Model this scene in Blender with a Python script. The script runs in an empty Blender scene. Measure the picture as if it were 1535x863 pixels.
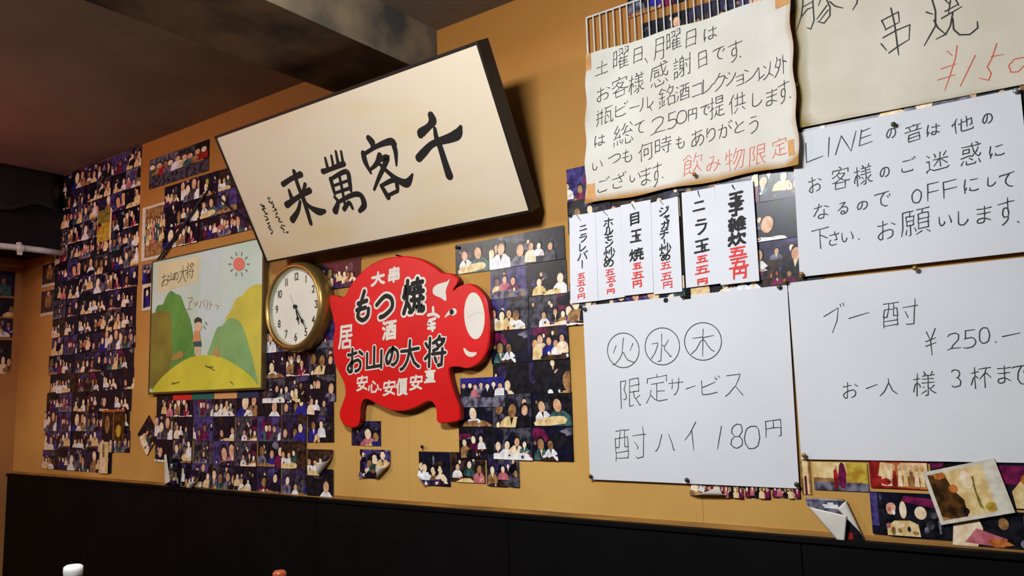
import bpy, bmesh, math, random
from mathutils import Vector, Matrix
R = random.Random(7)
SC = bpy.context.scene
COL = SC.collection
# ---------------------------------------------------------------- camera
F = 1195.0
CX, CY = 767.5, 431.5
M = Matrix(((0.80461575, 0.10158672, 0.58504157), (0.59305057, -0.08813351, -0.80032712), (-0.02974084, 0.99091504, -0.13115967)))
O = Vector((0, -2.07, 1.2))
cam_d = bpy.data.cameras.new('camera'); cam_d.sensor_width = 36; cam_d.lens = 36 * F / 1535; cam_d.clip_start = 0.02
cam = bpy.data.objects.new('camera', cam_d); COL.objects.link(cam)
cam.matrix_world = Matrix.Translation(O) @ M.to_4x4()
SC.camera = cam
# ---------------------------------------------------------------- light and exposure
SC.view_settings.view_transform = 'Standard'; SC.view_settings.look = 'None'
SC.view_settings.exposure = 0.0; SC.view_settings.gamma = 1; SC.view_settings.use_curve_mapping = False
w = bpy.data.worlds.new('world'); SC.world = w; w.use_nodes = True
w.node_tree.nodes['Background'].inputs[0].default_value = (0.9, 0.85, 0.75, 1)
w.node_tree.nodes['Background'].inputs[1].default_value = 0.02
def area(name, loc, target, sx, sy, power, col):
    l = bpy.data.lights.new(name, 'AREA'); l.shape = 'RECTANGLE'; l.size = sx; l.size_y = sy; l.energy = power; l.color = col
    o = bpy.data.objects.new(name, l); COL.objects.link(o); o.location = loc
    o.rotation_euler = (Vector(target) - Vector(loc)).to_track_quat('-Z', 'Y').to_euler()
    return o
# the room's ceiling lamps: a shaded lamp over the table in front of the wall, a second one further along the room
area('ceiling_lamp_near', (-1.05, -1.85, 2.36), (-1.1, -0.6, 0.9), 0.55, 0.25, 50, (0.94, 0.97, 1.0))
area('ceiling_lamp_far', (-3.5, -2.6, 2.36), (-3.6, -1.0, 0.9), 0.6, 0.3, 30, (1.0, 0.94, 0.86))
# ---------------------------------------------------------------- helpers
def ray(p): return M @ Vector((p[0] - CX, CY - p[1], -F))
def hit(p, ax, val):
    r = ray(p); return O + r * ((val - O[ax]) / r[ax])
def W(p, y=0.0): return hit(p, 1, y)          # pixel -> point on the wall plane (or on a plane in front of it)
def project(P):
    v = M.transposed() @ (Vector(P) - O); return CX + F * v.x / -v.z, CY - F * v.y / -v.z
def inside(p, poly):
    x, y = p; c = False; n = len(poly)
    for i in range(n):
        x1, y1 = poly[i]; x2, y2 = poly[i - 1]
        if (y1 > y) != (y2 > y) and x < (x2 - x1) * (y - y1) / (y2 - y1) + x1: c = not c
    return c
def lin(c):                                     # sRGB 0-255 -> linear
    return tuple(((v / 255) / 12.92 if v <= 10 else ((v / 255 + 0.055) / 1.055) ** 2.4) for v in c) + (1.0,)
MATS = {}
def mat(name, rgb, rough=0.6, var=0.0, scale=8.0, rgb2=None, metal=0.0, spec=0.5, bump=0.0, coat=0.0, detail=4.0, stretch=None, edge=None, contrast=None):
    if name in MATS: return MATS[name]
    m = bpy.data.materials.new(name); m.use_nodes = True; nt = m.node_tree; b = nt.nodes['Principled BSDF']
    b.inputs['Roughness'].default_value = rough; b.inputs['Metallic'].default_value = metal
    b.inputs['Specular IOR Level'].default_value = spec; b.inputs['Coat Weight'].default_value = coat
    b.inputs['Base Color'].default_value = lin(rgb)
    if rgb2 is None and var > 0: rgb2 = tuple(max(0, v * (1 - var)) for v in rgb)
    tc = nt.nodes.new('ShaderNodeTexCoord'); mp = nt.nodes.new('ShaderNodeMapping'); nt.links.new(tc.outputs['Object'], mp.inputs[0])
    if stretch: mp.inputs['Scale'].default_value = stretch
    nz = nt.nodes.new('ShaderNodeTexNoise'); nz.inputs['Scale'].default_value = scale; nz.inputs['Detail'].default_value = detail
    nt.links.new(mp.outputs[0], nz.inputs['Vector'])
    if rgb2 is not None:
        mr = nt.nodes.new('ShaderNodeMapRange'); lo, hi = contrast or (0.35, 0.65); mr.inputs[1].default_value = lo; mr.inputs[2].default_value = hi
        nt.links.new(nz.outputs['Fac'], mr.inputs[0])
        mx = nt.nodes.new('ShaderNodeMix'); mx.data_type = 'RGBA'; mx.inputs[6].default_value = lin(rgb); mx.inputs[7].default_value = lin(rgb2)
        nt.links.new(mr.outputs[0], mx.inputs[0]); last = mx.outputs[2]
        if edge:
            at = nt.nodes.new('ShaderNodeAttribute'); at.attribute_name = 'edge'
            ad = nt.nodes.new('ShaderNodeMath'); ad.operation = 'MULTIPLY_ADD'; ad.inputs[1].default_value = 0.9; ad.inputs[2].default_value = -0.45
            nt.links.new(nz.outputs['Fac'], ad.inputs[0])
            sb = nt.nodes.new('ShaderNodeMath'); sb.operation = 'ADD'; nt.links.new(at.outputs['Fac'], sb.inputs[0]); nt.links.new(ad.outputs[0], sb.inputs[1])
            rp = nt.nodes.new('ShaderNodeMapRange'); rp.inputs[1].default_value = 0.35; rp.inputs[2].default_value = 1.05; nt.links.new(sb.outputs[0], rp.inputs[0])
            m2 = nt.nodes.new('ShaderNodeMix'); m2.data_type = 'RGBA'; nt.links.new(last, m2.inputs[6]); m2.inputs[7].default_value = lin(edge)
            nt.links.new(rp.outputs[0], m2.inputs[0]); last = m2.outputs[2]
        nt.links.new(last, b.inputs['Base Color'])
    if bump:
        bp = nt.nodes.new('ShaderNodeBump'); bp.inputs['Strength'].default_value = bump; bp.inputs['Distance'].default_value = 0.01
        nt.links.new(nz.outputs['Fac'], bp.inputs['Height']); nt.links.new(bp.outputs[0], b.inputs['Normal'])
    MATS[name] = m; return m
def link(name, me, parent=None, loc=None, **k):
    o = bpy.data.objects.new(name, me); COL.objects.link(o)
    if parent is not None: o.parent = parent
    if loc is not None: o.location = loc
    for a, b in k.items(): o[a] = b
    return o
def mesh(name, verts, faces, mats, mi=None, smooth=False):
    me = bpy.data.meshes.new(name); me.from_pydata([tuple(v) for v in verts], [], faces)
    for m in (mats if isinstance(mats, (list, tuple)) else [mats]): me.materials.append(m)
    if mi: me.polygons.foreach_set('material_index', mi)
    if smooth: me.polygons.foreach_set('use_smooth', [True] * len(me.polygons))
    me.update(); return me
class MB:
    def __init__(s): s.v = []; s.f = []; s.m = []
    def add(s, vs, fs, m=0):
        n = len(s.v); s.v += [tuple(v) for v in vs]; s.f += [tuple(n + i for i in f) for f in fs]; s.m += [m] * len(fs)
    def box(s, a, b, m=0):
        x0, y0, z0 = a; x1, y1, z1 = b
        s.add([(x, y, z) for x in (x0, x1) for y in (y0, y1) for z in (z0, z1)],
              [(0, 1, 3, 2), (4, 6, 7, 5), (0, 4, 5, 1), (2, 3, 7, 6), (0, 2, 6, 4), (1, 5, 7, 3)], m)
    def tube(s, pts, r, n=8, m=0):
        pts = [Vector(p) for p in pts]; rings = []
        for i, p in enumerate(pts):
            d = (pts[min(i + 1, len(pts) - 1)] - pts[max(i - 1, 0)]).normalized()
            a = d.cross(Vector((0.13, 0.21, 0.97))).normalized(); b = d.cross(a)
            rings.append([p + (a * math.cos(2 * math.pi * k / n) + b * math.sin(2 * math.pi * k / n)) * r for k in range(n)])
        fs = [(i * n + k, i * n + (k + 1) % n, (i + 1) * n + (k + 1) % n, (i + 1) * n + k) for i in range(len(pts) - 1) for k in range(n)]
        fs += [tuple(range(n))[::-1], tuple((len(pts) - 1) * n + k for k in range(n))]
        s.add([v for r_ in rings for v in r_], fs, m)
    def lathe(s, prof, T, n=32, m=0):          # prof: (radius, height); T maps (x,y,h) -> world
        rings = [[T((r * math.cos(2 * math.pi * k / n), r * math.sin(2 * math.pi * k / n), h)) for k in range(n)] for r, h in prof]
        fs = [(i * n + k, i * n + (k + 1) % n, (i + 1) * n + (k + 1) % n, (i + 1) * n + k) for i in range(len(prof) - 1) for k in range(n)]
        s.add([v for r_ in rings for v in r_], fs, m)
    def build(s, name, mats, parent=None, smooth=False, **k):
        return link(name, mesh(name, s.v, s.f, mats, s.m, smooth), parent, **k)
def extrude_poly(mb, poly, surf, t, m=0):       # poly in (u, v); front at off t, back at off 0
    n = len(poly)
    mb.add([surf(u, v, t) for u, v in poly] + [surf(u, v, 0) for u, v in poly],
           [tuple(range(n)), tuple(range(2 * n - 1, n - 1, -1))] + [(i, i + n, (i + 1) % n + n, (i + 1) % n) for i in range(n)], m)
def flat_poly(mb, poly, surf, off, m=0):
    mb.add([surf(u, v, off) for u, v in poly], [tuple(range(len(poly)))], m)
def ell(cx, cy, rx, ry, n=20, a=0.0):
    return [(cx + rx * math.cos(t) * math.cos(a) - ry * math.sin(t) * math.sin(a), cy + rx * math.cos(t) * math.sin(a) + ry * math.sin(t) * math.cos(a)) for t in [2 * math.pi * k / n for k in range(n)]]
def smooth_poly(pts, k=4):                      # closed Catmull-Rom
    n = len(pts); out = []
    for i in range(n):
        p0, p1, p2, p3 = [Vector(pts[(i + j - 1) % n]) for j in range(4)]
        for s_ in range(k):
            t = s_ / k; out.append(0.5 * ((2 * p1) + (-p0 + p2) * t + (2 * p0 - 5 * p1 + 4 * p2 - p3) * t * t + (-p0 + 3 * p1 - 3 * p2 + p3) * t ** 3))
    return [tuple(v) for v in out]
STK = [0]
def smooth_open(pts, k=5):
    P = [tuple(p) for p in pts]; P = [P[0]] + P + [P[-1]]; out = []
    for i in range(1, len(P) - 2):
        for s_ in range(k):
            t = s_ / k; out.append(tuple(0.5 * (2 * P[i][j] + (P[i + 1][j] - P[i - 1][j]) * t + (2 * P[i - 1][j] - 5 * P[i][j] + 4 * P[i + 1][j] - P[i + 2][j]) * t * t + (3 * P[i][j] - P[i - 1][j] - 3 * P[i + 1][j] + P[i + 2][j]) * t ** 3) for j in range(len(P[0]))))
    return out + [P[-1]]
def stroke(mb, pts, r, surf, off, m=0, taper=0.0):   # pts: (u, v[, radius]); one ribbon with round ends
    STK[0] += 1; off += 1.5e-5 * (STK[0] % 12)
    P = [(p[0], p[1], (p[2] if len(p) > 2 else r)) for p in pts]
    Q = [P[0]]
    for a, b in zip(P, P[1:]):
        d = math.hypot(b[0] - a[0], b[1] - a[1]); n = max(1, int(d / 0.02))
        for i in range(1, n + 1):
            c = tuple(a[j] + (b[j] - a[j]) * i / n for j in range(3))
            if math.hypot(c[0] - Q[-1][0], c[1] - Q[-1][1]) > 1e-5: Q.append(c)
    if len(Q) == 1:
        a = Q[0]; n = 10; mb.add([surf(a[0] + a[2] * math.cos(2 * math.pi * k / n), a[1] + a[2] * math.sin(2 * math.pi * k / n), off) for k in range(n)], [tuple(range(n))], m); return
    if taper: Q[-1] = (Q[-1][0], Q[-1][1], Q[-1][2] * (1 - taper))
    T = []
    for a, b in zip(Q, Q[1:]):
        L = math.hypot(b[0] - a[0], b[1] - a[1]); T.append(((b[0] - a[0]) / L, (b[1] - a[1]) / L))
    Ls = []; Rs = []
    for i, q in enumerate(Q):
        t0, t1 = T[max(i - 1, 0)], T[min(i, len(T) - 1)]
        nx, ny = -(t0[1] + t1[1]), t0[0] + t1[0]; L = math.hypot(nx, ny)
        if L < 0.3: nx, ny, L = -t0[1], t0[0], 1.0
        nx /= L; ny /= L; k = min(1.35, 1 / max(.2, -t0[1] * nx + t0[0] * ny)) * q[2]
        Ls.append((q[0] + nx * k, q[1] + ny * k)); Rs.append((q[0] - nx * k, q[1] - ny * k))
    n = len(Q); mb.add([surf(u, v, off) for u, v in Ls] + [surf(u, v, off) for u, v in Rs], [(i, i + 1, n + i + 1, n + i) for i in range(n - 1)], m)
    for q, t, sg in ((Q[0], T[0], -1), (Q[-1], T[-1], 1)):
        a0 = math.atan2(t[1], t[0]) + (math.pi if sg < 0 else 0); K = 6
        mb.add([surf(q[0] + q[2] * math.cos(a0 - math.pi / 2 + math.pi * k / K), q[1] + q[2] * math.sin(a0 - math.pi / 2 + math.pi * k / K), off) for k in range(K + 1)], [tuple(range(K + 1))], m)
# pen strokes of each character, x and y of each point on a grid of 50
GLYPHS = {
    '土': [[30,50,30,34], [51,10,30,10], [9,10,30,10], [13,34,30,34], [30,10,30,34], [48,34,30,34]],
    '曜': [[25,23,28,25], [31,32,29,29], [43,44,42,45], [28,16,40,16], [28,16,28,22], [28,16,28,9], [25,36,35,40], [25,49,35,49,35,40], [28,25,29,29], [28,25,28,22], [40,22,49,22], [40,22,40,28], [40,22,28,22], [40,22,40,16], [49,16,40,16], [50,40,50,49,40,49], [50,40,40,36,40,28], [50,40,50,36], [29,29,40,28], [51,9,40,10], [28,44,26,45], [35,36,35,40], [10,18,19,18,19,32], [10,18,10,32], [10,18,10,14], [40,28,50,28], [28,9,40,10], [19,32,19,47,10,47,10,32], [19,32,10,32], [40,10,40,16]],
    '日': [[45,30,44,47,16,47,15,30], [45,30,15,30], [45,30,45,12], [45,12,15,12], [45,12,45,9], [15,9,15,12], [15,30,15,12]],
    '、': [[18,11,11,18]],
    '月': [[17,24,44,24], [17,24,17,36], [17,24,14,15,11,10], [44,36,44,48,17,48,17,36], [44,36,17,36], [44,36,44,24], [44,24,44,9,41,8,35,8]],
    'は': [[18,23,16,17,14,16], [17,48,15,47,13,33,13,19,14,16], [49,38,40,38], [27,38,40,38], [50,14,45,19,41,19], [41,19,41,21], [41,19,40,14,37,11,30,11,26,15,26,18,30,21,41,21], [14,10,14,16], [40,47,40,38], [40,38,41,21]],
    'お': [[12,40,13,39,23,39], [23,48,23,40], [23,27,39,29,45,25,46,19,44,15,40,12,33,11], [23,27,23,39], [23,27,23,26], [23,26,19,25,13,20,12,16,17,11,21,11,23,12,23,26], [50,37,42,42], [23,40,34,41], [23,40,23,39]],
    '客': [[10,32,13,32,21,36], [18,22,29,28], [18,22,10,21], [18,22,18,20], [26,42,25,41,24,39], [49,40,49,46,31,46], [32,28,39,35,40,37,24,39], [32,28,29,28], [32,28,33,27,43,23], [18,20,42,20], [18,20,18,9], [42,20,43,23], [42,20,42,9], [29,28,21,36], [18,9,42,9], [27,52,30,50,31,46], [43,23,49,22,53,23], [21,36,22,38,24,39], [31,46,11,46,10,40]],
    '様': [[33,8,38,9,39,22], [16,8,16,31,15,31], [46,50,44,44], [22,23,22,26,20,30,16,32], [29,24,31,21], [38,44,38,38], [38,44,44,44], [38,44,32,44], [9,16,9,19,13,30,15,31], [16,40,22,40], [16,40,16,50], [16,40,16,39], [32,47,34,46], [32,47,31,50,29,51], [32,47,32,44], [34,16,24,11], [50,25,43,19], [28,38,38,38], [51,44,44,44], [16,32,16,39], [16,32,15,31], [26,31,38,31], [49,38,38,38], [39,22,43,19], [39,22,38,31], [32,44,26,44], [38,31,51,31], [38,31,38,38], [9,40,16,39], [53,11,49,12,44,16,43,19]],
    '感': [[50,10,46,17], [36,45,38,35,40,30], [36,45,46,46], [36,45,36,46], [14,16,10,10], [42,13,41,9,39,8,22,8,20,10,20,17], [41,51,46,49,46,46], [51,28,50,23,48,22,45,23,40,27], [51,46,46,46], [18,39,31,39], [36,50,36,46], [40,30,43,32,48,40], [40,30,40,27], [40,27,34,24], [36,46,14,46,12,30,9,23], [33,14,27,20], [30,34,20,34,19,26,30,26,30,34]],
    '謝': [[20,42,9,42], [43,8,48,9,49,39], [39,39,49,39], [23,14,33,23], [29,45,31,51], [29,45,25,45,25,38], [29,45,34,45,34,38], [11,29,18,29], [11,8,11,10], [33,23,33,23], [33,23,33,23], [33,23,34,24,34,31], [33,23,33,23], [33,23,33,23], [49,50,49,39], [33,23,32,25,25,25], [34,31,34,38], [34,31,25,31], [34,38,25,38], [15,45,14,50], [40,32,42,23], [25,25,25,31], [25,25,23,25], [25,31,25,38], [49,39,51,39], [11,36,18,36], [27,9,30,8,34,9,34,22,33,23], [11,10,19,11,18,22,11,22,11,10]],
    'で': [[44,30,42,34], [35,43,47,44], [35,43,34,41,29,36,26,30,26,21,28,17,32,14,37,11,42,11], [35,43,13,42,10,40], [47,37,49,32]],
    'す': [[34,42,50,42], [34,42,34,48], [34,42,12,41], [34,42,34,33], [34,33,28,34,26,33,23,31,22,26,23,23,26,20,35,21], [34,33,36,26,35,21], [21,10,24,10,30,13,34,17,35,21]],
    '。': [[19,19,16,21,11,20,9,17,9,11,14,8,18,9,21,13,21,16,19,19]],
    '瓶': [[10,9,14,19,14,27], [10,40,14,40], [9,27,14,27], [32,9,41,11], [32,9,34,37], [32,9,31,9], [38,29,41,20], [14,45,13,49], [23,9,23,27], [22,40,23,40], [22,40,25,50], [22,40,14,40], [23,40,26,40], [23,40,23,27], [14,40,14,27], [23,27,28,27], [23,27,14,27], [34,37,46,37,46,9,51,9,52,15], [34,37,35,48], [35,48,50,48], [35,48,30,48]],
    'ビ': [[17,46,17,30], [47,50,49,45], [44,13,36,11,25,11,18,13,17,15,17,30], [41,48,43,43,45,43], [17,30,25,32,41,37]],
    'ー': [[12,29,48,29]],
    'ル': [[50,26,50,23,44,17,37,13,34,13,34,46], [20,46,19,24,14,14,12,11,10,11]],
    '銘': [[10,23,11,16], [21,17,23,23], [17,29,24,29], [17,29,17,38], [17,29,9,29], [17,29,17,12], [10,40,16,48,17,48], [10,40,9,39], [10,40,12,38,17,38], [9,10,17,12], [38,51,36,45], [29,38,36,45], [17,12,25,13], [50,8,50,10], [17,38,22,38], [34,10,50,10], [34,10,33,24], [34,10,34,8], [34,36,39,32], [50,10,50,25,37,26], [25,42,17,48], [33,24,29,22], [33,24,37,26], [36,45,47,45,44,37,42,33,39,32], [17,48,18,50], [37,26,39,32]],
    '酒': [[9,36,14,33], [32,37,32,37], [32,37,32,48], [32,37,23,37,23,25], [10,49,11,49,16,46], [23,10,49,10], [23,10,23,19], [23,10,23,8], [16,23,16,22,11,10], [32,48,40,48], [32,48,21,48], [49,10,49,19], [49,10,49,8], [40,37,49,37,49,27], [40,37,40,48], [40,37,39,37], [49,27,40,28,39,37], [49,27,49,19], [40,48,51,48], [23,25,27,25,30,28,32,32,32,37], [23,25,23,19], [23,19,49,19], [39,37,32,37]],
    'コ': [[15,14,45,14], [45,12,45,14], [16,42,45,42,45,14]],
    'レ': [[19,46,19,13,27,14,37,19,45,25,48,29]],
    'ク': [[31,49,29,48,26,42], [26,42,15,31,11,30], [26,42,44,41,45,37,38,24,32,17,21,11,17,11]],
    'シ': [[49,37,49,33,47,31,35,19,22,13,17,11,14,12], [28,41,21,46], [13,35,21,30]],
    'ョ': [[42,24,42,36,18,36], [42,24,19,24], [42,24,42,11], [42,11,18,11]],
    'ン': [[16,44,18,43,26,37], [49,37,49,34,45,29,36,20,24,14,15,12]],
    '以': [[40,20,42,19,52,9], [40,20,44,35,45,49], [40,20,31,11,26,9,25,9], [12,12,15,16], [32,37,26,45], [15,16,27,21,28,23], [15,16,15,46]],
    '外': [[47,30,41,35,37,35], [23,25,22,21,16,14,10,9,7,9], [23,25,27,32,29,43,17,43], [23,25,16,30,15,30], [18,50,17,43], [10,31,17,43], [37,35,37,50], [37,35,37,8]],
    '総': [[49,29,46,32], [21,32,22,26], [23,13,21,20], [44,50,50,41], [51,11,48,19], [35,26,42,22], [34,50,29,41,27,39,25,39], [21,42,19,37,17,36], [46,32,44,37], [46,32,31,31], [10,18,8,9], [22,26,11,25], [22,26,23,23], [29,29,31,31], [17,11,16,19], [31,31,38,43,40,43], [17,36,11,25], [17,36,10,36], [45,12,44,8,35,8,34,20], [9,24,11,25], [29,18,27,10], [18,50,11,39,10,36]],
    'て': [[35,43,47,45], [35,43,34,41,30,37,27,32,26,27,26,23,28,18,32,14,37,12,42,11], [35,43,13,42,11,40]],
    '円': [[30,29,30,47], [30,29,49,28], [30,29,11,28], [11,28,11,47,30,47], [11,28,11,8], [30,47,49,47,49,28], [49,28,49,9,42,8]],
    '提': [[25,29,37,29], [15,27,20,28,21,29], [15,27,15,40], [15,27,14,26], [37,29,50,29], [37,29,37,20], [9,40,15,40], [48,43,47,49,27,49,27,43], [48,43,27,43], [48,43,47,36,27,36,27,43], [27,17,29,16,33,11,37,10], [27,17,28,23], [27,17,23,9], [20,40,15,40], [10,8,14,8,15,10,14,26], [48,20,37,20], [15,50,15,40], [14,26,8,23], [37,20,37,10], [53,9,51,9,40,9,37,10]],
    '供': [[14,37,15,41,20,50,21,50], [14,37,12,36,8,31], [14,37,15,8], [43,24,51,24], [43,24,43,40], [43,24,30,24], [24,40,30,40], [30,24,30,40], [30,24,23,24], [43,50,43,40], [43,40,51,40], [43,40,30,40], [30,40,30,50], [22,9,23,9,31,17], [43,17,50,9]],
    'し': [[47,20,45,16,36,10,28,9,21,12,19,17,20,47]],
    'ま': [[46,43,32,42], [32,31,45,32], [32,31,32,42], [32,31,16,32], [32,31,32,21], [16,43,32,42], [32,42,32,48], [32,42,32,42], [32,21,20,20,17,18,16,14,18,11,21,10,29,10,32,13,32,20], [32,21,32,20], [32,20,38,18,46,13]],
    'い': [[48,18,49,20,48,26,42,42], [29,23,30,20,26,13,22,12,18,14,14,24,14,43]],
    'つ': [[11,34,18,37,32,41,42,40,47,35,48,28,45,21,36,15,25,13]],
    'も': [[23,39,24,39], [23,39,13,41], [23,39,22,26], [22,26,22,26], [22,26,11,28], [22,26,23,14,29,10,37,10,43,13,46,17,45,26,41,30], [34,27,22,26], [34,40,24,39], [24,39,25,48]],
    '何': [[25,21,37,21,37,35,25,35,25,21], [25,21,25,18], [20,50,15,37], [9,31,11,35,15,37], [51,46,48,46], [39,8,44,8,48,10,48,46], [24,46,48,46], [15,8,15,37]],
    '時': [[10,14,10,18], [51,26,45,26], [34,14,32,19,29,20], [10,33,21,33], [10,33,10,47,21,47,21,33], [10,33,10,18], [50,45,38,45], [51,35,45,35], [28,45,38,45], [26,26,45,26], [38,50,38,45], [38,35,38,45], [38,35,45,35], [38,35,26,35], [10,18,21,18,21,33], [45,26,45,35], [45,26,45,9,38,8]],
    'あ': [[26,12,26,15], [37,33,38,33], [37,33,25,32], [37,33,32,22,29,18,26,17], [43,44,26,42], [26,42,26,48], [26,42,25,42], [26,17,26,15], [26,17,25,21,25,31], [26,15,15,12,12,16,15,25,21,30,25,31], [35,10,43,13,47,16,48,20,48,26,46,29,43,32,38,33], [38,33,39,37], [14,42,25,42], [25,42,25,32], [25,32,25,31]],
    'り': [[18,24,18,34], [20,49,19,48,18,42,18,34], [25,10,34,13,40,18,42,25,42,36,38,44,31,45,26,43,21,35,18,34]],
    'が': [[24,47,22,37], [49,51,52,47,54,46], [44,49,46,44], [50,27,45,37,42,41], [22,13,25,10,30,10,33,13,36,20,36,29,36,33,34,36,32,37,22,37], [21,37,22,37], [21,37,10,36], [21,37,18,24,12,11]],
    'と': [[43,41,26,32], [20,48,20,45,26,32], [26,32,18,23,18,15,25,11,45,12]],
    'う': [[21,47,39,46], [22,11,24,10,27,10,38,15,43,22,43,30,40,34,36,36,27,36,16,33]],
    'ご': [[45,14,43,11,38,11,21,11,15,15,15,23], [18,43,41,43], [46,44,43,49], [49,51,53,46]],
    'ざ': [[51,47,49,52], [36,39,46,41,46,46,43,50], [36,39,34,39], [36,39,36,35,42,24,33,25], [17,24,16,17,19,12,28,9,40,10], [32,48,34,39], [34,39,14,39]],
    '飲': [[12,30,26,30], [12,30,12,36,19,37], [12,30,12,22], [48,31,50,41,35,41], [40,24,42,22,45,16,51,9], [40,24,40,34], [40,24,35,15,30,9,26,10,24,14], [26,30,26,36,19,37], [26,30,25,22,12,22], [23,18,24,14], [32,33,35,41], [35,41,37,50], [24,14,12,11], [12,11,12,22], [12,11,10,8], [19,37,18,41], [9,41,19,49], [26,43,19,49]],
    'み': [[26,30,27,31], [26,30,18,29,12,25,10,21,10,17,12,15,17,14,19,15,25,26,26,30], [50,20,48,23,44,24], [44,24,44,26], [44,24,40,15,34,10,31,10], [46,34,44,26], [44,26,27,31], [27,31,32,45,18,45]],
    '物': [[33,50,31,42], [26,20,32,27,36,36,37,42], [26,33,31,42], [18,25,18,26], [18,25,18,8], [18,25,9,23], [30,9,36,15,39,22,44,35,45,42], [23,40,18,40], [11,40,18,40], [11,40,9,34,9,32], [11,40,11,48], [18,50,18,40], [24,28,18,26], [18,26,18,40], [45,42,51,42,49,20,47,9,44,8,40,9], [45,42,37,42], [37,42,31,42]],
    '限': [[37,30,47,30,48,39], [37,30,29,30], [37,30,39,21,42,19], [48,39,47,49,30,49,29,39], [48,39,29,39], [29,9,38,11], [29,9,29,30], [49,23,42,19], [11,8,11,48,22,48,18,35,22,28,22,22,20,20,16,20], [29,30,29,39], [42,19,45,13,49,9,51,9]],
    '定': [[9,8,17,19], [50,9,34,9,30,10], [49,37,49,45,31,45], [11,37,11,45,31,45], [43,35,30,35], [31,45,29,50], [18,27,17,19], [30,35,18,35], [30,35,30,23], [30,23,45,23], [30,23,30,10], [17,19,25,12,30,10]],
    '音': [[38,34,40,42,42,43], [38,34,22,34], [38,34,50,34], [12,46,31,46], [9,34,22,34], [31,46,48,46], [31,46,30,50], [20,42,22,34], [16,18,44,18], [16,18,17,26,43,26,44,18], [16,18,16,9], [16,9,44,9], [44,18,44,9]],
    '他': [[14,37,15,42,19,50], [14,37,11,36,8,32,8,30], [14,37,15,8], [27,34,38,36], [27,34,27,45], [27,34,27,32], [38,38,49,40,49,23,44,21], [38,38,38,50], [38,38,38,36], [38,36,38,19], [21,31,27,32], [27,32,27,13,28,9,48,9,50,10,51,14]],
    'の': [[31,44,38,43,44,40,47,36,49,27,47,20,43,15,35,11,31,12], [31,44,21,42,14,34,12,30,11,23,13,18,15,15,20,15,24,19,29,30,31,44]],
    '迷': [[50,34,38,34,37,33], [9,7,10,11,15,14], [25,48,28,42,27,39], [43,40,49,49], [35,33,36,33], [35,33,23,19], [35,33,34,34,22,34], [53,11,50,9,29,9,24,9,15,14], [36,50,36,33], [16,43,11,49], [50,20,37,33], [36,15,36,33], [36,33,37,33], [9,33,15,33,15,14]],
    '惑': [[41,12,39,9,22,9,20,10,20,16], [34,16,28,20,26,20], [39,30,41,31,46,39], [39,30,36,34,33,44], [39,30,39,28], [40,50,45,48,46,44], [10,10,14,17], [51,27,50,24,47,22,44,23,39,28], [50,10,46,17], [50,44,46,44], [46,44,33,44], [32,44,33,44], [32,44,32,50], [32,44,10,44], [9,23,28,25,33,24,39,28], [14,31,26,31,26,38,13,38,13,31,14,31]],
    'に': [[49,14,48,13,40,12,30,14,27,16,28,22], [16,46,13,27,14,16], [19,23,17,18,14,16], [30,42,47,42], [14,11,14,16]],
    'な': [[37,32,38,20], [22,40,24,40], [22,40,12,40], [22,40,22,36,19,30,13,20,11,20], [39,40,41,41,49,36], [26,49,25,48,24,40], [32,42,24,40], [38,20,27,20,24,17,23,14,27,10,35,10,37,12,38,19], [38,20,38,19], [38,19,42,18,47,14]],
    'る': [[38,45,37,43,26,34,25,31], [38,45,19,45], [36,11,40,12,45,16,46,23,44,26,42,29,37,31,25,31], [36,11,35,15,32,19,26,20,22,17,22,12,26,10,34,10,36,11], [25,31,13,23]],
    '下': [[10,47,29,47], [47,26,33,34,29,34], [50,47,29,47], [29,8,29,34], [29,34,29,47]],
    'さ': [[20,26,18,25,16,20,17,15,19,12,26,10,41,11], [41,25,42,25], [41,25,40,26], [41,25,33,25], [33,48,34,40], [36,40,45,41,47,43], [36,40,34,40], [36,40,42,25], [34,40,15,40], [40,26,40,26]],
    '願': [[23,25,28,25,28,32], [23,25,17,25,17,32], [23,25,23,9,19,8], [52,8,46,13], [50,25,50,32], [50,25,35,25], [50,25,50,17,35,17,35,25], [35,32,50,32], [35,32,35,40,41,41], [35,32,35,25], [41,41,42,48], [41,41,50,40,50,32], [15,12,17,19], [51,48,42,48], [22,40,23,48], [22,40,17,40,17,32], [22,40,28,40,28,32], [17,32,28,32], [33,48,42,48], [30,14,28,20], [39,12,31,8], [23,48,28,48], [23,48,11,48,11,21,8,10]],
    '火': [[50,9,40,14,34,21,31,27,29,28], [30,50,29,28], [29,28,24,18,18,12,11,9], [48,40,43,29], [17,40,12,29]],
    '水': [[52,14,50,14,45,18,37,26,36,30], [10,14,17,22,22,34,22,37,10,37], [36,30,39,32,46,40], [36,30,31,34], [30,50,31,34], [24,8,30,9,31,34]],
    '木': [[9,14,18,21,26,32,30,35], [30,50,30,37], [30,37,32,38,50,38], [30,37,28,38,10,38], [30,37,30,35], [51,14,47,17,39,25,34,32,30,35], [30,35,30,35], [30,35,30,8]],
    'サ': [[50,37,39,37], [10,37,21,37], [20,24,21,37], [39,37,39,47], [39,37,21,37], [39,37,38,24,36,18,31,12,28,10,25,11], [21,37,21,47]],
    'ス': [[16,43,41,43,40,38,33,26], [47,12,33,26], [14,12,21,16,31,25,33,26]],
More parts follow.
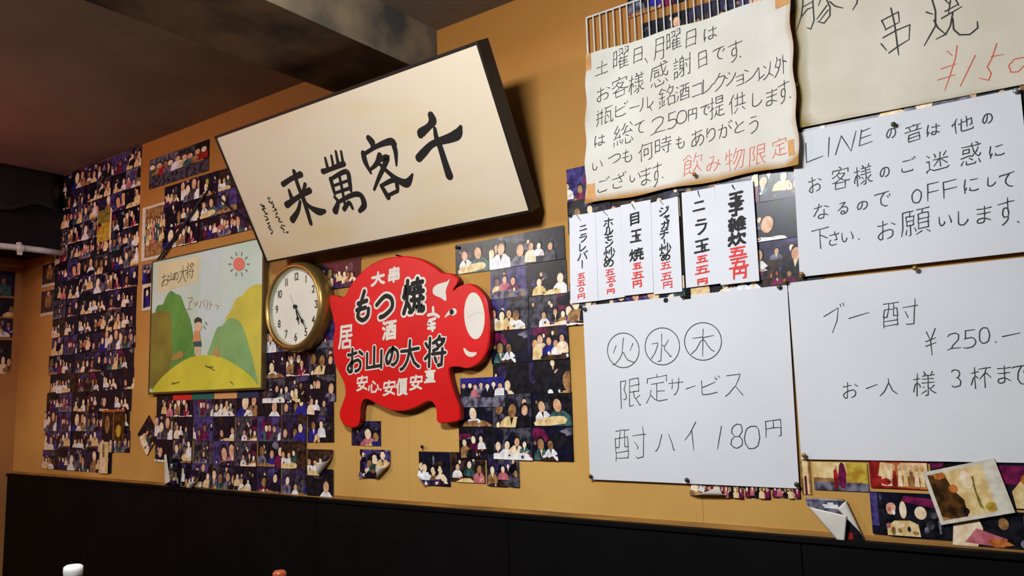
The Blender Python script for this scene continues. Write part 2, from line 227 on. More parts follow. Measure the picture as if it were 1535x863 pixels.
    '酎': [[26,11,26,19], [26,11,9,11], [26,11,26,9], [51,39,47,39], [38,20,39,23,35,31], [26,19,26,26], [26,19,9,19], [9,26,13,26,14,28,15,39], [9,26,9,39,15,39], [9,26,9,19], [47,39,47,50], [47,39,32,39], [47,39,46,9,39,8,36,10], [27,49,21,49], [15,39,21,39], [15,39,15,39], [9,49,15,49], [9,11,9,19], [9,11,9,8], [26,26,26,39,21,39], [26,26,21,27,21,39], [21,39,21,49], [15,39,15,49], [21,49,15,49]],
    'ハ': [[48,12,48,14], [24,43,17,22,12,13,10,13], [48,14,51,12], [48,14,45,24,37,43]],
    'イ': [[32,34,34,37,43,44], [32,34,28,34,12,26], [32,34,32,10]],
    'ブ': [[43,43,45,46,43,50], [43,43,14,43], [43,43,43,36,37,23,28,14,21,11,18,12], [51,47,49,51]],
    '一': [[51,30,9,30]],
    '人': [[30,37,32,35,38,20,45,13,51,9], [30,37,30,50], [30,37,22,20,17,14,9,9]],
    '杯': [[51,46,42,46], [24,40,17,40], [23,29,20,32,17,33], [38,8,38,35], [38,35,43,35,51,26], [38,35,42,46], [38,35,35,33,26,25], [8,17,14,30,16,32], [17,33,17,39], [17,33,16,32], [17,39,17,40], [17,39,9,40], [17,8,16,32], [42,46,26,46], [17,40,17,50]],
    '豚': [[21,35,23,37,34,40], [21,35,21,26], [21,35,20,37], [24,15,29,16,37,24,39,24], [39,48,50,48], [39,48,26,48], [39,48,34,40], [11,37,20,37], [11,37,11,49,20,49,20,37], [11,37,11,25], [34,40,37,33], [16,8,19,8,20,9,21,25], [21,25,21,26], [21,25,11,25], [11,25,8,8], [49,38,44,34,44,32], [39,24,39,31], [39,24,40,18,38,9,36,8,32,8,30,9], [39,31,44,32], [39,31,37,33], [24,26,28,27,37,33], [24,26,23,26], [24,26,23,26], [51,13,47,23,44,32], [23,26,21,26]],
    '串': [[30,50,30,45], [30,8,30,16], [30,16,48,16], [30,16,30,27], [30,16,12,16], [12,14,12,16], [12,16,12,27,30,27], [30,34,46,35,46,45,30,45], [30,34,30,45], [30,34,14,35,14,45,30,45], [30,34,30,27], [48,16,48,27,30,27]],
    '焼': [[27,45,38,45], [42,23,43,9,50,8,52,9,52,12], [42,23,45,24], [42,23,33,23], [25,24,31,24], [15,21,16,50], [15,21,18,20,22,15], [15,21,9,9], [49,45,38,45], [31,39,31,33], [31,33,45,33], [31,33,25,33], [31,33,31,24], [22,9,26,9,30,12,32,16,33,23], [51,24,45,24], [38,50,38,45], [23,41,20,34], [11,40,10,34,8,30], [45,24,45,33], [45,39,45,33], [31,24,33,23], [45,33,51,33], [38,40,38,45]],
    'ラ': [[19,45,44,45], [14,34,46,33,42,23,37,17,25,10,21,11]],
    'ニ': [[48,15,12,15], [43,41,16,41]],
    'バ': [[45,43,43,48], [51,45,49,49], [37,42,45,22,48,13,47,12], [12,13,18,24,23,42]],
    'ガ': [[12,38,26,38], [27,47,27,38], [48,50,50,45], [10,11,13,11,22,20,26,30,26,38], [27,38,43,38,45,37,43,19,42,12,38,11,31,12], [27,38,26,38], [42,48,45,43,47,43]],
    'ホ': [[13,39,31,39], [31,48,31,39], [21,29,19,28,11,18], [31,39,48,39], [31,39,31,12,29,10,23,11], [43,28,49,18]],
    'モ': [[27,43,27,29], [27,43,45,44], [27,43,16,44], [49,29,27,29], [27,29,12,29], [27,29,27,15,29,13,33,11,47,12]],
    '炒': [[23,16,18,21,16,22], [26,9,33,10,40,15,46,21,48,26], [21,34,24,41], [38,50,38,23], [31,42,28,30], [50,32,46,43], [10,9,14,15,16,22], [16,50,16,22], [9,31,10,40]],
    'め': [[19,36,27,39,34,40], [19,36,16,44,18,46], [19,36,19,35], [28,18,26,20], [19,35,16,33,12,26,11,23,12,16,15,14,19,14,26,20], [19,35,24,25,26,22], [26,22,28,23,30,27,33,36,34,40], [26,22,26,20], [36,47,35,40], [34,40,35,40], [35,40,40,39,46,35,48,29,48,22,44,14,40,12,33,10]],
    '目': [[45,12,45,24], [45,12,14,12], [45,12,45,9], [14,8,14,12], [14,36,45,36], [14,36,15,47,45,47,45,36], [14,36,14,24], [14,24,45,24], [14,24,14,12], [45,36,45,24]],
    '玉': [[12,47,30,47], [48,47,30,47], [9,10,30,10], [30,30,46,30], [30,30,30,47], [30,30,14,30], [30,30,30,10], [30,10,51,10], [39,23,39,23], [35,21,40,15]],
    'ジ': [[13,34,20,30], [50,43,47,48], [48,37,47,31,35,20,22,13,17,11,14,12], [43,41,40,46], [20,45,27,41]],
    'ャ': [[25,30,26,30], [25,30,15,28], [25,30,23,38], [33,7,31,8,26,30], [37,21,44,29,44,33,26,30]],
    'チ': [[45,45,42,46,31,44], [18,11,20,10,22,12,28,18,30,24,31,31], [11,31,31,31], [49,31,31,31], [16,43,31,44], [31,31,31,44]],
    '子': [[51,28,30,28], [9,28,30,28], [14,47,43,47], [19,9,21,8,30,9,30,28], [48,47,43,47], [30,28,31,37,42,43,43,47]],
    '雑': [[9,45,15,45], [13,20,9,13], [27,13,24,20], [27,26,19,26], [16,51,16,45], [44,42,51,42], [44,42,33,42], [44,42,44,32], [29,34,28,33,23,33,23,45,16,45], [15,8,18,9,19,26], [44,22,51,22], [44,22,44,32], [44,22,33,22], [44,22,44,10], [9,26,19,26], [33,41,33,42], [33,41,30,40], [33,41,33,32], [33,42,37,50], [9,32,13,36,15,45], [44,32,50,32], [44,32,33,32], [33,22,33,32], [33,22,33,10], [16,45,15,45], [45,47,43,49,41,51], [19,30,19,26], [33,8,33,10], [51,10,44,10], [44,10,33,10]],
    '炊': [[38,25,40,24,46,13,51,9], [38,25,38,37], [38,25,37,25,33,15,26,8], [22,16,20,20,16,22], [48,35,50,43], [17,50,16,22], [9,30,10,40], [10,9,16,22], [28,34,33,43], [50,43,33,43], [33,43,34,51], [20,33,24,41]],
    '五': [[50,11,40,11], [40,11,42,31,26,31], [40,11,22,11], [27,45,26,31], [27,45,47,46], [27,45,13,46], [22,11,25,31], [22,11,10,11], [26,31,25,31], [16,31,25,31]],
    '〇': [[22,48,28,50,36,49,44,45,49,39,51,31,50,25,48,19,41,11,33,9,26,9,20,11,12,19,9,27,10,35,14,43,22,48]],
    '山': [[48,40,48,12], [48,12,30,12], [48,12,48,8], [30,12,30,50], [30,12,12,12,12,40]],
    '大': [[30,34,40,16,48,10,51,9], [30,34,30,34], [30,34,28,32,25,22,20,15,14,10,9,9], [29,35,30,50], [29,35,10,36], [29,35,30,34], [50,36,32,36,30,34]],
    '将': [[14,37,18,37], [14,37,9,43], [33,14,30,20], [18,50,18,37], [32,41,37,36], [25,42,36,47], [36,47,38,51], [36,47,48,46,47,43,43,39,37,36], [26,31,34,33,37,36], [24,26,45,26], [51,26,45,26], [18,26,18,37], [18,26,15,25,9,20], [18,26,18,8], [45,32,45,26], [45,26,44,9,38,8,37,9]],
    '居': [[34,30,50,30], [34,30,34,39], [34,30,14,30], [34,30,34,21], [14,39,34,39], [14,39,14,48,47,48,47,39,34,39], [14,39,14,30], [21,9,46,9], [21,9,22,20,34,21], [34,21,46,20,46,9], [14,30,12,17,9,9]],
    '屋': [[49,33,40,33], [51,9,33,9], [14,40,48,40,48,48,14,48,14,40], [14,40,13,23,9,9], [33,18,47,18], [33,18,33,25], [33,18,20,18], [33,18,33,9], [33,9,16,9], [33,25,42,26,43,26], [33,25,23,25], [23,25,28,33], [23,25,20,25], [28,33,40,33], [28,33,18,33], [40,30,40,33], [40,30,38,30], [40,30,43,26], [43,26,47,24]],
    '安': [[33,17,37,23,40,31], [33,17,30,17], [33,17,48,9], [29,39,27,38,25,31], [16,22,19,22], [30,17,19,22], [30,17,29,14,21,11,14,9,10,9], [40,31,50,31], [40,31,25,31], [19,22,22,31], [49,38,49,45,30,45], [25,31,22,31], [29,50,30,45], [30,45,12,45,11,38], [22,31,10,31]],
    '心': [[46,33,50,21,51,17], [22,36,22,12,23,9,26,9,40,9,41,11,43,18], [36,39,26,48], [13,32,10,17]],
    '價': [[49,20,49,25], [49,20,25,20], [49,20,48,14,25,14,25,20], [53,8,50,8,42,11,40,11], [14,36,15,43,19,50], [14,36,10,35,8,32,8,28], [14,36,14,8], [41,43,49,42,49,35,41,36], [41,43,41,48], [41,43,32,43], [41,43,41,36], [32,43,32,48], [32,43,23,43,24,35,32,35], [32,43,32,35], [51,48,41,48], [41,48,32,48], [20,8,22,8,33,11], [25,20,25,25], [32,35,41,36], [32,48,22,48], [25,25,49,25], [25,25,25,31,48,31,49,25]],
    '直': [[50,46,29,46], [16,17,44,17], [16,17,16,25], [16,17,16,10], [44,17,44,25], [44,17,44,10], [30,50,29,46], [16,10,44,10], [16,10,9,9], [51,9,44,10], [28,39,44,39,44,32], [28,39,29,46], [28,39,17,39,16,32], [16,25,44,25], [16,25,16,32], [44,25,44,32], [16,32,44,32], [29,46,29,46], [10,46,29,46]],
    '千': [[51,31,30,31], [30,8,30,31], [9,31,30,31], [30,31,30,46], [13,44,30,46], [30,46,43,49,47,49]],
    '萬': [[39,48,50,48], [39,48,39,50], [39,48,21,48], [39,48,39,45], [21,50,21,48], [19,13,30,14], [30,28,44,28,45,35], [30,28,30,35], [30,28,16,28,15,35], [30,28,30,22], [30,22,48,22,48,8,43,8], [30,22,12,22,12,8], [30,22,30,14], [42,11,40,14], [30,14,40,14], [10,48,21,48], [40,14,38,18], [21,45,21,48], [30,35,45,35], [30,35,30,41], [30,35,15,35], [30,41,44,41,45,35], [30,41,15,41,15,35]],
    '来': [[30,50,30,44], [9,28,27,28,28,27], [50,28,33,28,32,27], [52,11,49,11,41,17,32,27], [30,44,48,44], [30,44,12,44], [30,44,30,27], [9,11,19,17,28,27], [32,27,30,27], [40,32,44,39], [20,33,17,39], [30,8,30,27], [30,27,28,27]],
    'L': [[27,12,11,13,11,42]],
    'I': [[11,13,11,42]],
    'N': [[11,42,12,39], [11,13,12,39], [38,13,37,15], [12,39,16,37,34,16,37,15], [37,15,38,42]],
    'E': [[25,27,11,27], [26,12,11,12,11,27], [26,42,12,42,11,27]],
    'O': [[10,32,10,25,11,20,14,16,20,13,28,12,33,13,37,16,41,23,41,30,40,35,37,38,31,42,25,43,18,41,13,37,10,32]],
    'F': [[11,28,25,28], [11,28,11,42,25,42], [11,28,11,13]],
    '0': [[25,36,26,26,24,16,20,13,14,13,10,19,9,27,10,35,12,40,16,42,22,41,25,36]],
    '1': [[17,13,17,42]],
    '2': [[13,13,14,17,22,28,23,37,19,42,14,42,9,40,8,36], [13,13,26,12], [13,13,7,10]],
    '3': [[19,28,16,28], [19,28,22,32,23,35,21,41,14,43,10,42,9,39], [19,28,23,23,24,19,22,14,20,13,14,12,10,13,8,16]],
    '4': [[24,43,22,38], [26,24,22,24], [10,24,22,24], [10,24,11,27,17,35,22,38], [10,24,8,23], [22,24,22,38], [22,24,22,13]],
    '5': [[11,28,12,29], [12,29,19,29,22,27,24,23,24,18,21,14,18,12,13,12,9,13], [12,29,12,42,23,42]],
    '6': [[20,41,13,33,11,26], [11,26,19,27,23,26,26,22,24,15,19,12,13,13,10,17,10,25,11,26]],
    '7': [[10,42,25,42], [13,13,24,37,25,42], [25,42,26,43]],
    '8': [[21,27,14,27], [21,27,25,32,25,37,23,41,18,43,13,41,10,37,10,32,14,27], [21,27,25,23,26,19,25,15,19,12,14,13,9,17,10,23,14,27]],
    '9': [[24,28,15,27,12,28,9,33,11,39,17,43,23,40,26,33,24,28], [24,28,22,21,15,13]],
    '¥': [[19,20,29,20], [19,20,19,27], [19,20,8,20], [19,20,19,13], [19,27,21,27], [19,27,17,27], [9,27,17,27], [17,27,8,45], [29,27,21,27], [21,27,22,32,30,45]],
    '〽': [[50,13,42,25,32,45,29,45,25,40,22,41,19,43,16,43,12,39]],
    'ッ': [[31,29,28,36,29,38], [19,25,17,34], [21,9,25,9,36,17,41,24,45,35]],
    'ヱ': [[14,43,46,43,46,39,44,36,38,31,37,31], [29,35,29,14], [29,14,49,14], [29,14,11,14]],
}
def glyph(ch):
    out = [[(s[i] / 50.0, s[i + 1] / 50.0) for i in range(0, len(s), 2)] for s in GLYPHS[ch]]
    xs = [p[0] for s in out for p in s]; ys = [p[1] for s in out for p in s]
    w_, h_ = max(xs) - min(xs), max(ys) - min(ys)
    mx, my = (max(xs) + min(xs)) / 2, (max(ys) + min(ys)) / 2
    return [[(p[0] - mx, p[1] - my) for p in s] for s in out], w_, h_
def put_char(mb, ch, c, w_, h_, px2uv, r, surf, off, m=0, slant=0.1, rng=R, taper=0.3, jit=0.02):
    """ch with its visible extent w_ x h_ (photo pixels) centred on pixel c, written on surf"""
    g, gw, gh = glyph(ch)
    u0, v0 = px2uv(c)
    ul = px2uv((c[0] - w_ / 2, c[1]))[0]; ur = px2uv((c[0] + w_ / 2, c[1]))[0]
    vt = px2uv((c[0], c[1] - h_ / 2))[1]; vb = px2uv((c[0], c[1] + h_ / 2))[1]
    sx = (ur - ul) / gw if gw > 0.15 else (vt - vb) / max(gh, .01)
    sy = (vt - vb) / gh if gh > 0.15 else (ur - ul) / max(gw, .01)
    a = rng.uniform(-.04, .04)
    for s in g:
        q = []
        for x, y in s:
            X = x * sx * (1 + 0 * a); Y = y * sy
            X += rng.uniform(-jit, jit) * abs(gw * sx); Y += rng.uniform(-jit, jit) * abs(gh * sy)
            q.append((u0 + X - a * Y + 0.06 * Y, v0 + Y + (slant + a) * X))
        stroke(mb, q, r, surf, off, m, taper)
def crop(ox, oy, s):                             # crop coordinates -> photo pixels
    return lambda x, y: (ox + x / s, oy + y / s)

# ---------------------------------------------------------------- the room
WX0, WX1, ZC, ZW = -5.14, 2.6, 2.512, 0.83
m_wall = mat('tan_wall', (208, 162, 84), 0.75, rgb2=(180, 132, 56), scale=1.6, bump=0.05, detail=6, contrast=(0.4, 0.75))
def stain_up(m, rgb, z0, z1, k):                # nicotine-stained towards the ceiling, mottled
    nt = m.node_tree; bs = nt.nodes['Principled BSDF']; old = bs.inputs['Base Color'].links[0].from_socket
    g = nt.nodes.new('ShaderNodeNewGeometry'); sp = nt.nodes.new('ShaderNodeSeparateXYZ'); nt.links.new(g.outputs['Position'], sp.inputs[0])
    nz = nt.nodes.new('ShaderNodeTexNoise'); nz.inputs['Scale'].default_value = 2.2; nz.inputs['Detail'].default_value = 5; nt.links.new(g.outputs['Position'], nz.inputs['Vector'])
    ma_ = nt.nodes.new('ShaderNodeMath'); ma_.operation = 'MULTIPLY_ADD'; ma_.inputs[1].default_value = .9; nt.links.new(nz.outputs['Fac'], ma_.inputs[0]); nt.links.new(sp.outputs['Z'], ma_.inputs[2])
    mr = nt.nodes.new('ShaderNodeMapRange'); mr.inputs[1].default_value = z0; mr.inputs[2].default_value = z1; mr.inputs[4].default_value = k; nt.links.new(ma_.outputs[0], mr.inputs[0])
    mx = nt.nodes.new('ShaderNodeMix'); mx.data_type = 'RGBA'; nt.links.new(mr.outputs[0], mx.inputs[0]); nt.links.new(old, mx.inputs[6]); mx.inputs[7].default_value = lin(rgb); nt.links.new(mx.outputs[2], bs.inputs['Base Color'])
stain_up(m_wall, (158, 100, 28), 1.55, 2.85, .95)
m_wall2 = mat('tan_wall_left', (176, 124, 66), 0.75, rgb2=(158, 106, 54), scale=3, detail=6)
m_black = mat('black_wainscot', (8, 8, 9), 0.6, rgb2=(5, 5, 6), scale=5, spec=0.12)
m_ceil = mat('ceiling_board', (150, 138, 122), 0.85, rgb2=(132, 122, 108), scale=2.2, detail=6)
m_beam = mat('beam_concrete', (136, 118, 92), 0.85, rgb2=(62, 60, 56), scale=3.2, detail=8, contrast=(0.42, 0.6))
m_floor = mat('floor_tiles', (60, 48, 38), 0.5, 0.3, 3)
def structure(name, a, b, m, parent=None):
    q = MB(); q.box(a, b); return q.build(name, m, parent, **({} if parent else dict(kind='structure')))
wall = structure('wall_back', (WX0 - 0.1, 0.006, 0), (WX1, 0.15, ZC), m_wall)
# the lighter sheets nailed over the wall right of the tall photo collage
xs = [-3.825, -2.245, -1.98, -0.9, 0.35, WX1]
for a, b in zip(xs, xs[1:]):
    q = MB(); q.box((a + 0.0004, 0.0, ZW - 0.04), (b - 0.0004, 0.0065, ZC)); q.build('wall_panel', m_wall, wall)
q = MB(); q.box((WX0, -0.004, ZW - 0.01), (WX1, 0.0, ZW + 0.012)); q.build('ledge_strip', mat('ledge', (176, 124, 52), 0.6, 0.25, 14, stretch=(0.4, 1, 6)), wall)
# black wainscot in boards
ws = link('trim_1', None, kind='structure')
x = WX0
while x < WX1 - 0.01:
    q = MB(); q.box((x + 0.0015, -0.022, 0.08), (min(x + 0.9, WX1) - 0.0015, -0.0045, ZW - 0.012)); q.build('wainscot_panel', m_black, ws); x += 0.9
q = MB(); q.box((WX0, -0.03, ZW - 0.012), (WX1, -0.0045, ZW)); q.build('cap_rail', m_black, ws)
q = MB(); q.box((WX0, -0.026, 0.0), (WX1, -0.0045, 0.08)); q.build('baseboard_back', m_black, kind='structure')
structure('wall_left', (WX0 - 0.1, -4.2, 0), (WX0, 0.006, ZC), m_wall2)
structure('wall_right', (WX1, -4.2, 0), (WX1 + 0.1, 0.15, ZC), m_wall2)
structure('wall_front', (WX0 - 0.1, -4.3, 0), (WX1 + 0.1, -4.2, ZC), mat('front_wall', (70, 52, 36), 0.8, .2, 3))
structure('floor', (WX0 - 0.1, -4.3, -0.08), (WX1 + 0.1, 0.15, 0), m_floor)
structure('ceiling', (WX0 - 0.1, -4.3, ZC), (WX1 + 0.1, 0.15, ZC + 0.08), m_ceil)
structure('trim_2', (-2.205, -4.2, 2.335), (-1.816, 0.0, ZC), m_beam)
# black boxed duct running out from the wall at the far left, with a pipe under its edge
XD = W((90, 378))[0]; ZD = 2.075
duct = link('trim_3', None, kind='structure')
m_duct = mat('duct_black', (22, 25, 26), 0.6, 0.5, 4, spec=0.3)
q = MB(); q.box((XD - 0.42, -3.2, ZD), (XD, 0.006, ZC)); q.build('duct_box', m_duct, duct)
q = MB(); vs = []; fs = []; NY, NZ = 60, 10      # loose black vinyl sheet hanging over the duct, sagging hem
for i in range(NY + 1):
    y = -0.03 - 2.9 * i / NY
    drop = 0.20 + 0.09 * abs(math.sin(y * 3.1 + .5)) + 0.02 * math.sin(y * 17)
    for j in range(NZ + 1):
        t = j / NZ; vs.append((XD + 0.012 + t * (0.018 + 0.012 * math.sin(y * 23 + t * 2)), y, ZC - 0.005 - drop * t))
fs = [(i * (NZ + 1) + j, (i + 1) * (NZ + 1) + j, (i + 1) * (NZ + 1) + j + 1, i * (NZ + 1) + j + 1) for i in range(NY) for j in range(NZ)]
o = link('vinyl_sheet', mesh('vinyl_sheet', vs, fs, mat('black_vinyl', (26, 30, 31), 0.42, spec=0.5), smooth=True), label='black vinyl sheet with a sagging hem on the dark duct at far left', category='sheet')
o.modifiers.new('t', 'SOLIDIFY').thickness = 0.002
pipe = link('pipe', None, loc=(XD + 0.03, 0, ZD - 0.02), label='white pipe with clamps along the lower edge of the black duct', category='pipe')
m_white = mat('white_plastic', (240, 242, 242), 0.4, 0.12, 20)
q = MB(); q.tube([(0, 0.004 - 0.11 * i, 0.004 * math.sin(i)) for i in range(29)], 0.017, 10); q.build('tube', m_white, pipe, smooth=True)
for yy in (-0.22, -0.42, -0.95, -1.5, -2.2):
    q = MB(); q.tube([(0, yy - 0.012, 0), (0, yy + 0.012, 0)], 0.022, 10); q.box((-0.03, yy - 0.008, -0.004), (-0.005, yy + 0.008, 0.034)); q.box((-0.006, yy - 0.01, -0.036), (0.008, yy + 0.01, -0.016)); q.build('clamp', m_white, pipe)

lan = link('paper_lantern', None, loc=(-4.25, -1.6, 1.96), label='red paper lantern hanging just left of the view, tinting the ceiling red', category='lantern')
m_lan = bpy.data.materials.new('lantern_paper'); m_lan.use_nodes = True; pb = m_lan.node_tree.nodes['Principled BSDF']; pb.inputs['Base Color'].default_value = lin((200, 30, 26)); pb.inputs['Emission Color'].default_value = (1, .12, .1, 1); pb.inputs['Emission Strength'].default_value = 13.0
q = MB(); q.lathe([(.07, 0), (.1, .02)] + [(.13 + .03 * math.sin(math.pi * k / 12) + (.004 if k % 2 else 0), .04 + .03 * k) for k in range(13)] + [(.1, .42), (.07, .44)], lambda v: v, 28); q.build('paper_shade', m_lan, lan, smooth=True)
for z_ in (-.02, .44): q = MB(); q.lathe([(.0, z_), (.075, z_), (.075, z_ + .03), (.0, z_ + .03)], lambda v: v, 24); q.build('end_ring', m_black, lan)
q = MB(); q.tube([(0, 0, .47), (0, 0, ZC - 1.96)], .003, 6); q.build('hanging_cord', m_black, lan)

# ---------------------------------------------------------------- snapshots
PAL = {}
def pm(k, rgb, rgb2=None, scale=45, contrast=(.4, .6), rough=0.3):
    PAL[k] = mat('print_' + k, rgb, rough, rgb2=rgb2 or tuple(v * 0.7 for v in rgb), scale=scale, spec=0.35, contrast=contrast)
pm('black', (12, 12, 16), (32, 30, 40)); pm('navy', (22, 22, 48), (10, 10, 20)); pm('purple', (56, 44, 82), (20, 18, 34))
pm('violet', (84, 72, 132), (44, 34, 84)); pm('grey', (84, 80, 92), (26, 26, 34)); pm('slate', (128, 124, 140), (54, 52, 72))
pm('brown', (72, 50, 36), (22, 16, 16)); pm('skin', (232, 188, 150), (206, 148, 112)); pm('pale', (250, 232, 200), (232, 200, 162)); pm('white', (246, 246, 240), (214, 214, 222))
pm('cream', (238, 214, 160), (214, 180, 116)); pm('magenta', (128, 30, 76), (80, 14, 54)); pm('red', (176, 40, 34), (120, 22, 22)); pm('pink', (206, 122, 128), (180, 90, 104))
pm('blue', (44, 44, 150), (28, 28, 96)); pm('olive', (150, 140, 60), (104, 92, 40)); pm('orange', (206, 124, 52), (160, 80, 30)); pm('tan', (176, 132, 84), (120, 84, 50)); pm('teal', (70, 110, 108), (36, 60, 64)); pm('sepia', (96, 62, 26), (44, 26, 10)); pm('yellow', (206, 180, 70), (170, 130, 40)); pm('paper', (226, 220, 204), (206, 198, 178))
KEYS = list(PAL); PM = [PAL[k] for k in KEYS]; KI = {k: i for i, k in enumerate(KEYS)}
PW, PH = 0.1525, 0.1045
def person(d, x, y, s, shirt, r, hair='black', seated=True):
    """head, hair and shoulders in unit print space (0..1, y up); s = head half height"""
    w_ = s * 0.62 * 0.69
    bw = s * r.uniform(1.15, 1.6) * 0.8; bl = s * r.uniform(2.6, 3.8)
    d.append(([(x - bw * .45, y - s * .8), (x + bw * .45, y - s * .8), (x + bw * .95, y - s * 1.5), (x + bw * 1.1, y - bl), (x - bw * 1.1, y - bl), (x - bw * .95, y - s * 1.5)], shirt))
    if r.random() < .4: d.append(([(x - bw * .18, y - s * .8), (x + bw * .18, y - s * .8), (x, y - s * 1.9)], r.choice(['white', 'black', 'pale'])))
    if r.random() < .45: d.append(([(x + bw * .7, y - s * 1.7), (x + bw * 1.0, y - s * 1.7), (x + bw * .3, y - s * 2.7), (x + bw * .05, y - s * 2.4)], shirt if r.random() < .5 else 'skin'))
    d.append((ell(x, y + s * .18, w_ * 1.18, s * 1.08, 10), hair))
    d.append((ell(x, y - s * .1, w_, s * .86, 10), r.choice(['skin', 'pale', 'pale', 'skin', 'tan'])))
SHIRT = ['white', 'pale', 'cream', 'white', 'cream', 'black', 'navy', 'pale', 'white', 'grey', 'pink', 'magenta', 'slate', 'teal', 'cream', 'tan', 'blue']
BACK = ['black', 'black', 'navy', 'grey', 'purple', 'brown', 'black', 'purple', 'navy', 'violet', 'slate', 'black']
def design(seed):
    r = random.Random(seed); d = []; bg = r.choice(BACK)
    d.append(([(0, 0), (1, 0), (1, 1), (0, 1)], bg))
    for k in range(r.randint(3, 6)):
        x, y = r.random() * .9 - .05, .4 + r.random() * .45; w_, h_ = r.uniform(.06, .4), r.uniform(.06, .4)
        d.append((smooth_poly([(x, y), (x + w_, y + r.uniform(-.06, .06)), (x + w_ * r.uniform(.7, 1.1), y + h_), (x + r.uniform(-.04, .08), y + h_ * r.uniform(.7, 1.2))], 2), r.choice(['slate', 'grey', 'grey', 'violet', 'purple', 'navy', 'black', 'black', 'brown', 'purple', 'magenta', 'navy'])))
    n = r.choice([1, 2, 2, 3, 3, 4, 5]); s0 = r.choice([.26, .2, .17]) if n < 3 else r.uniform(.12, .16)
    sh = [r.choice(SHIRT) for _ in range(n)]
    off = r.uniform(-.1, .1)
    for k in range(r.randint(0, 3)):                     # people further back, half in the dark
        person(d, r.random(), r.uniform(.62, .82), .075, r.choice(['black', 'grey', 'navy', 'slate', 'purple']), r)
    for k in range(n):
        x = (k + .5 + r.uniform(-.3, .3)) / n * .8 + .1 + off; person(d, x, r.uniform(.42, .66), s0 * r.uniform(.8, 1.2), sh[k], r)
    if r.random() < .8:
        c = r.choice(['cream', 'tan', 'brown', 'pale', 'slate', 'purple', 'black', 'white', 'navy']); a, b = r.uniform(-.1, .4), r.uniform(.55, 1.1); t = r.uniform(.12, .26)
        d.append((smooth_poly([(a, -.05), (b, -.05), (b - r.uniform(0, .15), t), ((a + b) / 2, t + r.uniform(-.05, .08)), (a + r.uniform(0, .15), t + r.uniform(-.08, .05))], 2), c))
        for k in range(r.randint(3, 8)): d.append((ell(a + (b - a) * r.random(), r.uniform(.02, t + .04), r.uniform(.012, .045), r.uniform(.02, .06), 7), r.choice(['white', 'white', 'red', 'orange', 'black', 'olive', 'blue', 'pale', 'magenta'])))
    k_ = r.choice([.85, 1, 1, 1.15, 1.3, 1.6]); a_ = r.uniform(-.12, .12); ox, oy = r.uniform(-.18, .18), r.uniform(-.16, .08)
    d = [d[0]] + [([(.5 + ((u - .5) * math.cos(a_) - (v - .45) * math.sin(a_)) * k_ + ox, .45 + ((u - .5) * math.sin(a_) + (v - .45) * math.cos(a_)) * k_ + oy) for u, v in p_], c_) for p_, c_ in d[1:]]
    words = {'slate': 'grey'}
    num = ['', 'one person', 'two people', 'three people', 'four people', 'five people'][n]; c0 = words.get(sh[0], sh[0])
    return d, '%s, one in %s' % (num, c0) if n > 1 else 'one person in %s' % c0
def clip01(poly):
    def cl(P, ax, lim, sg):
        out = []
        for i in range(len(P)):
            a, b = P[i - 1], P[i]; ia, ib = sg * (a[ax] - lim) <= 0, sg * (b[ax] - lim) <= 0
            if ia != ib:
                t = (lim - a[ax]) / (b[ax] - a[ax]); out.append((a[0] + (b[0] - a[0]) * t, a[1] + (b[1] - a[1]) * t))
            if ib: out.append(b)
        return out
    for ax, lim, sg in ((0, 0, -1), (0, 1, 1), (1, 0, -1), (1, 1, 1)):
        poly = cl(poly, ax, lim, sg)
        if len(poly) < 3: return []
    return poly
def print_mesh(d, w_=PW, h_=PH, border=None):
    """a snapshot: thin card with its picture laid on as fine layers"""
    q = MB(); q.box((-w_ / 2, -0.0004, -h_ / 2), (w_ / 2, 0.0, h_ / 2), KI['paper'] if border else KI['black'])
    l, r_, b_, t_ = border or (0.0,) * 4
    W_, H_ = w_ - l - r_, h_ - b_ - t_
    for k, (poly, c) in enumerate(d):
        p = clip01(poly)
        if p: q.add([(-w_ / 2 + l + u * W_, -0.0005 - 0.00009 * k, -h_ / 2 + b_ + v * H_) for u, v in p], [tuple(range(len(p)))], KI[c])
    return mesh('snapshot', q.v, q.f, PM, q.m)
def curl_mesh(d, w_, h_, rolls, border=0.0, nu=36, nv=26):
    """snapshot whose corners or edges roll forward; rolls: (direction, start, radius)"""
    def bend(u, v):
        x, z, y = (u - .5) * w_, (v - .5) * h_, 0.0
        for (dx, dz), c, r_ in rolls:
            L = math.hypot(dx, dz); ex, ez = dx / L, dz / L; s = x * ex + z * ez - c
            if s > 0:
                a = min(s / r_, math.pi); k = s - a * r_
                ns = r_ * math.sin(a) - k * (1 if a >= math.pi else 0)
                x += ex * (ns - s); z += ez * (ns - s); y -= r_ * (1 - math.cos(a)) + 0.02 * k
        return (x, y, z)
    V = [bend(i / nu, j / nv) for i in range(nu + 1) for j in range(nv + 1)]
    fs = []; mi = []
    for i in range(nu):
        for j in range(nv):
            u, v = (i + .5) / nu, (j + .5) / nv; c = 'paper'
            if border < u < 1 - border and border < v < 1 - border:
                uu, vv = (u - border) / (1 - 2 * border), (v - border) / (1 - 2 * border)
                for poly, cc in d:
                    if inside((uu, vv), poly): c = cc
            a = i * (nv + 1) + j; fs.append((a, a + nv + 1, a + nv + 2, a + 1)); mi.append(KI[c])
    me = mesh('snapshot', V, fs, PM + [mat('print_back', (226, 222, 210), 0.5, 0.08, 12)], mi, smooth=True); return me
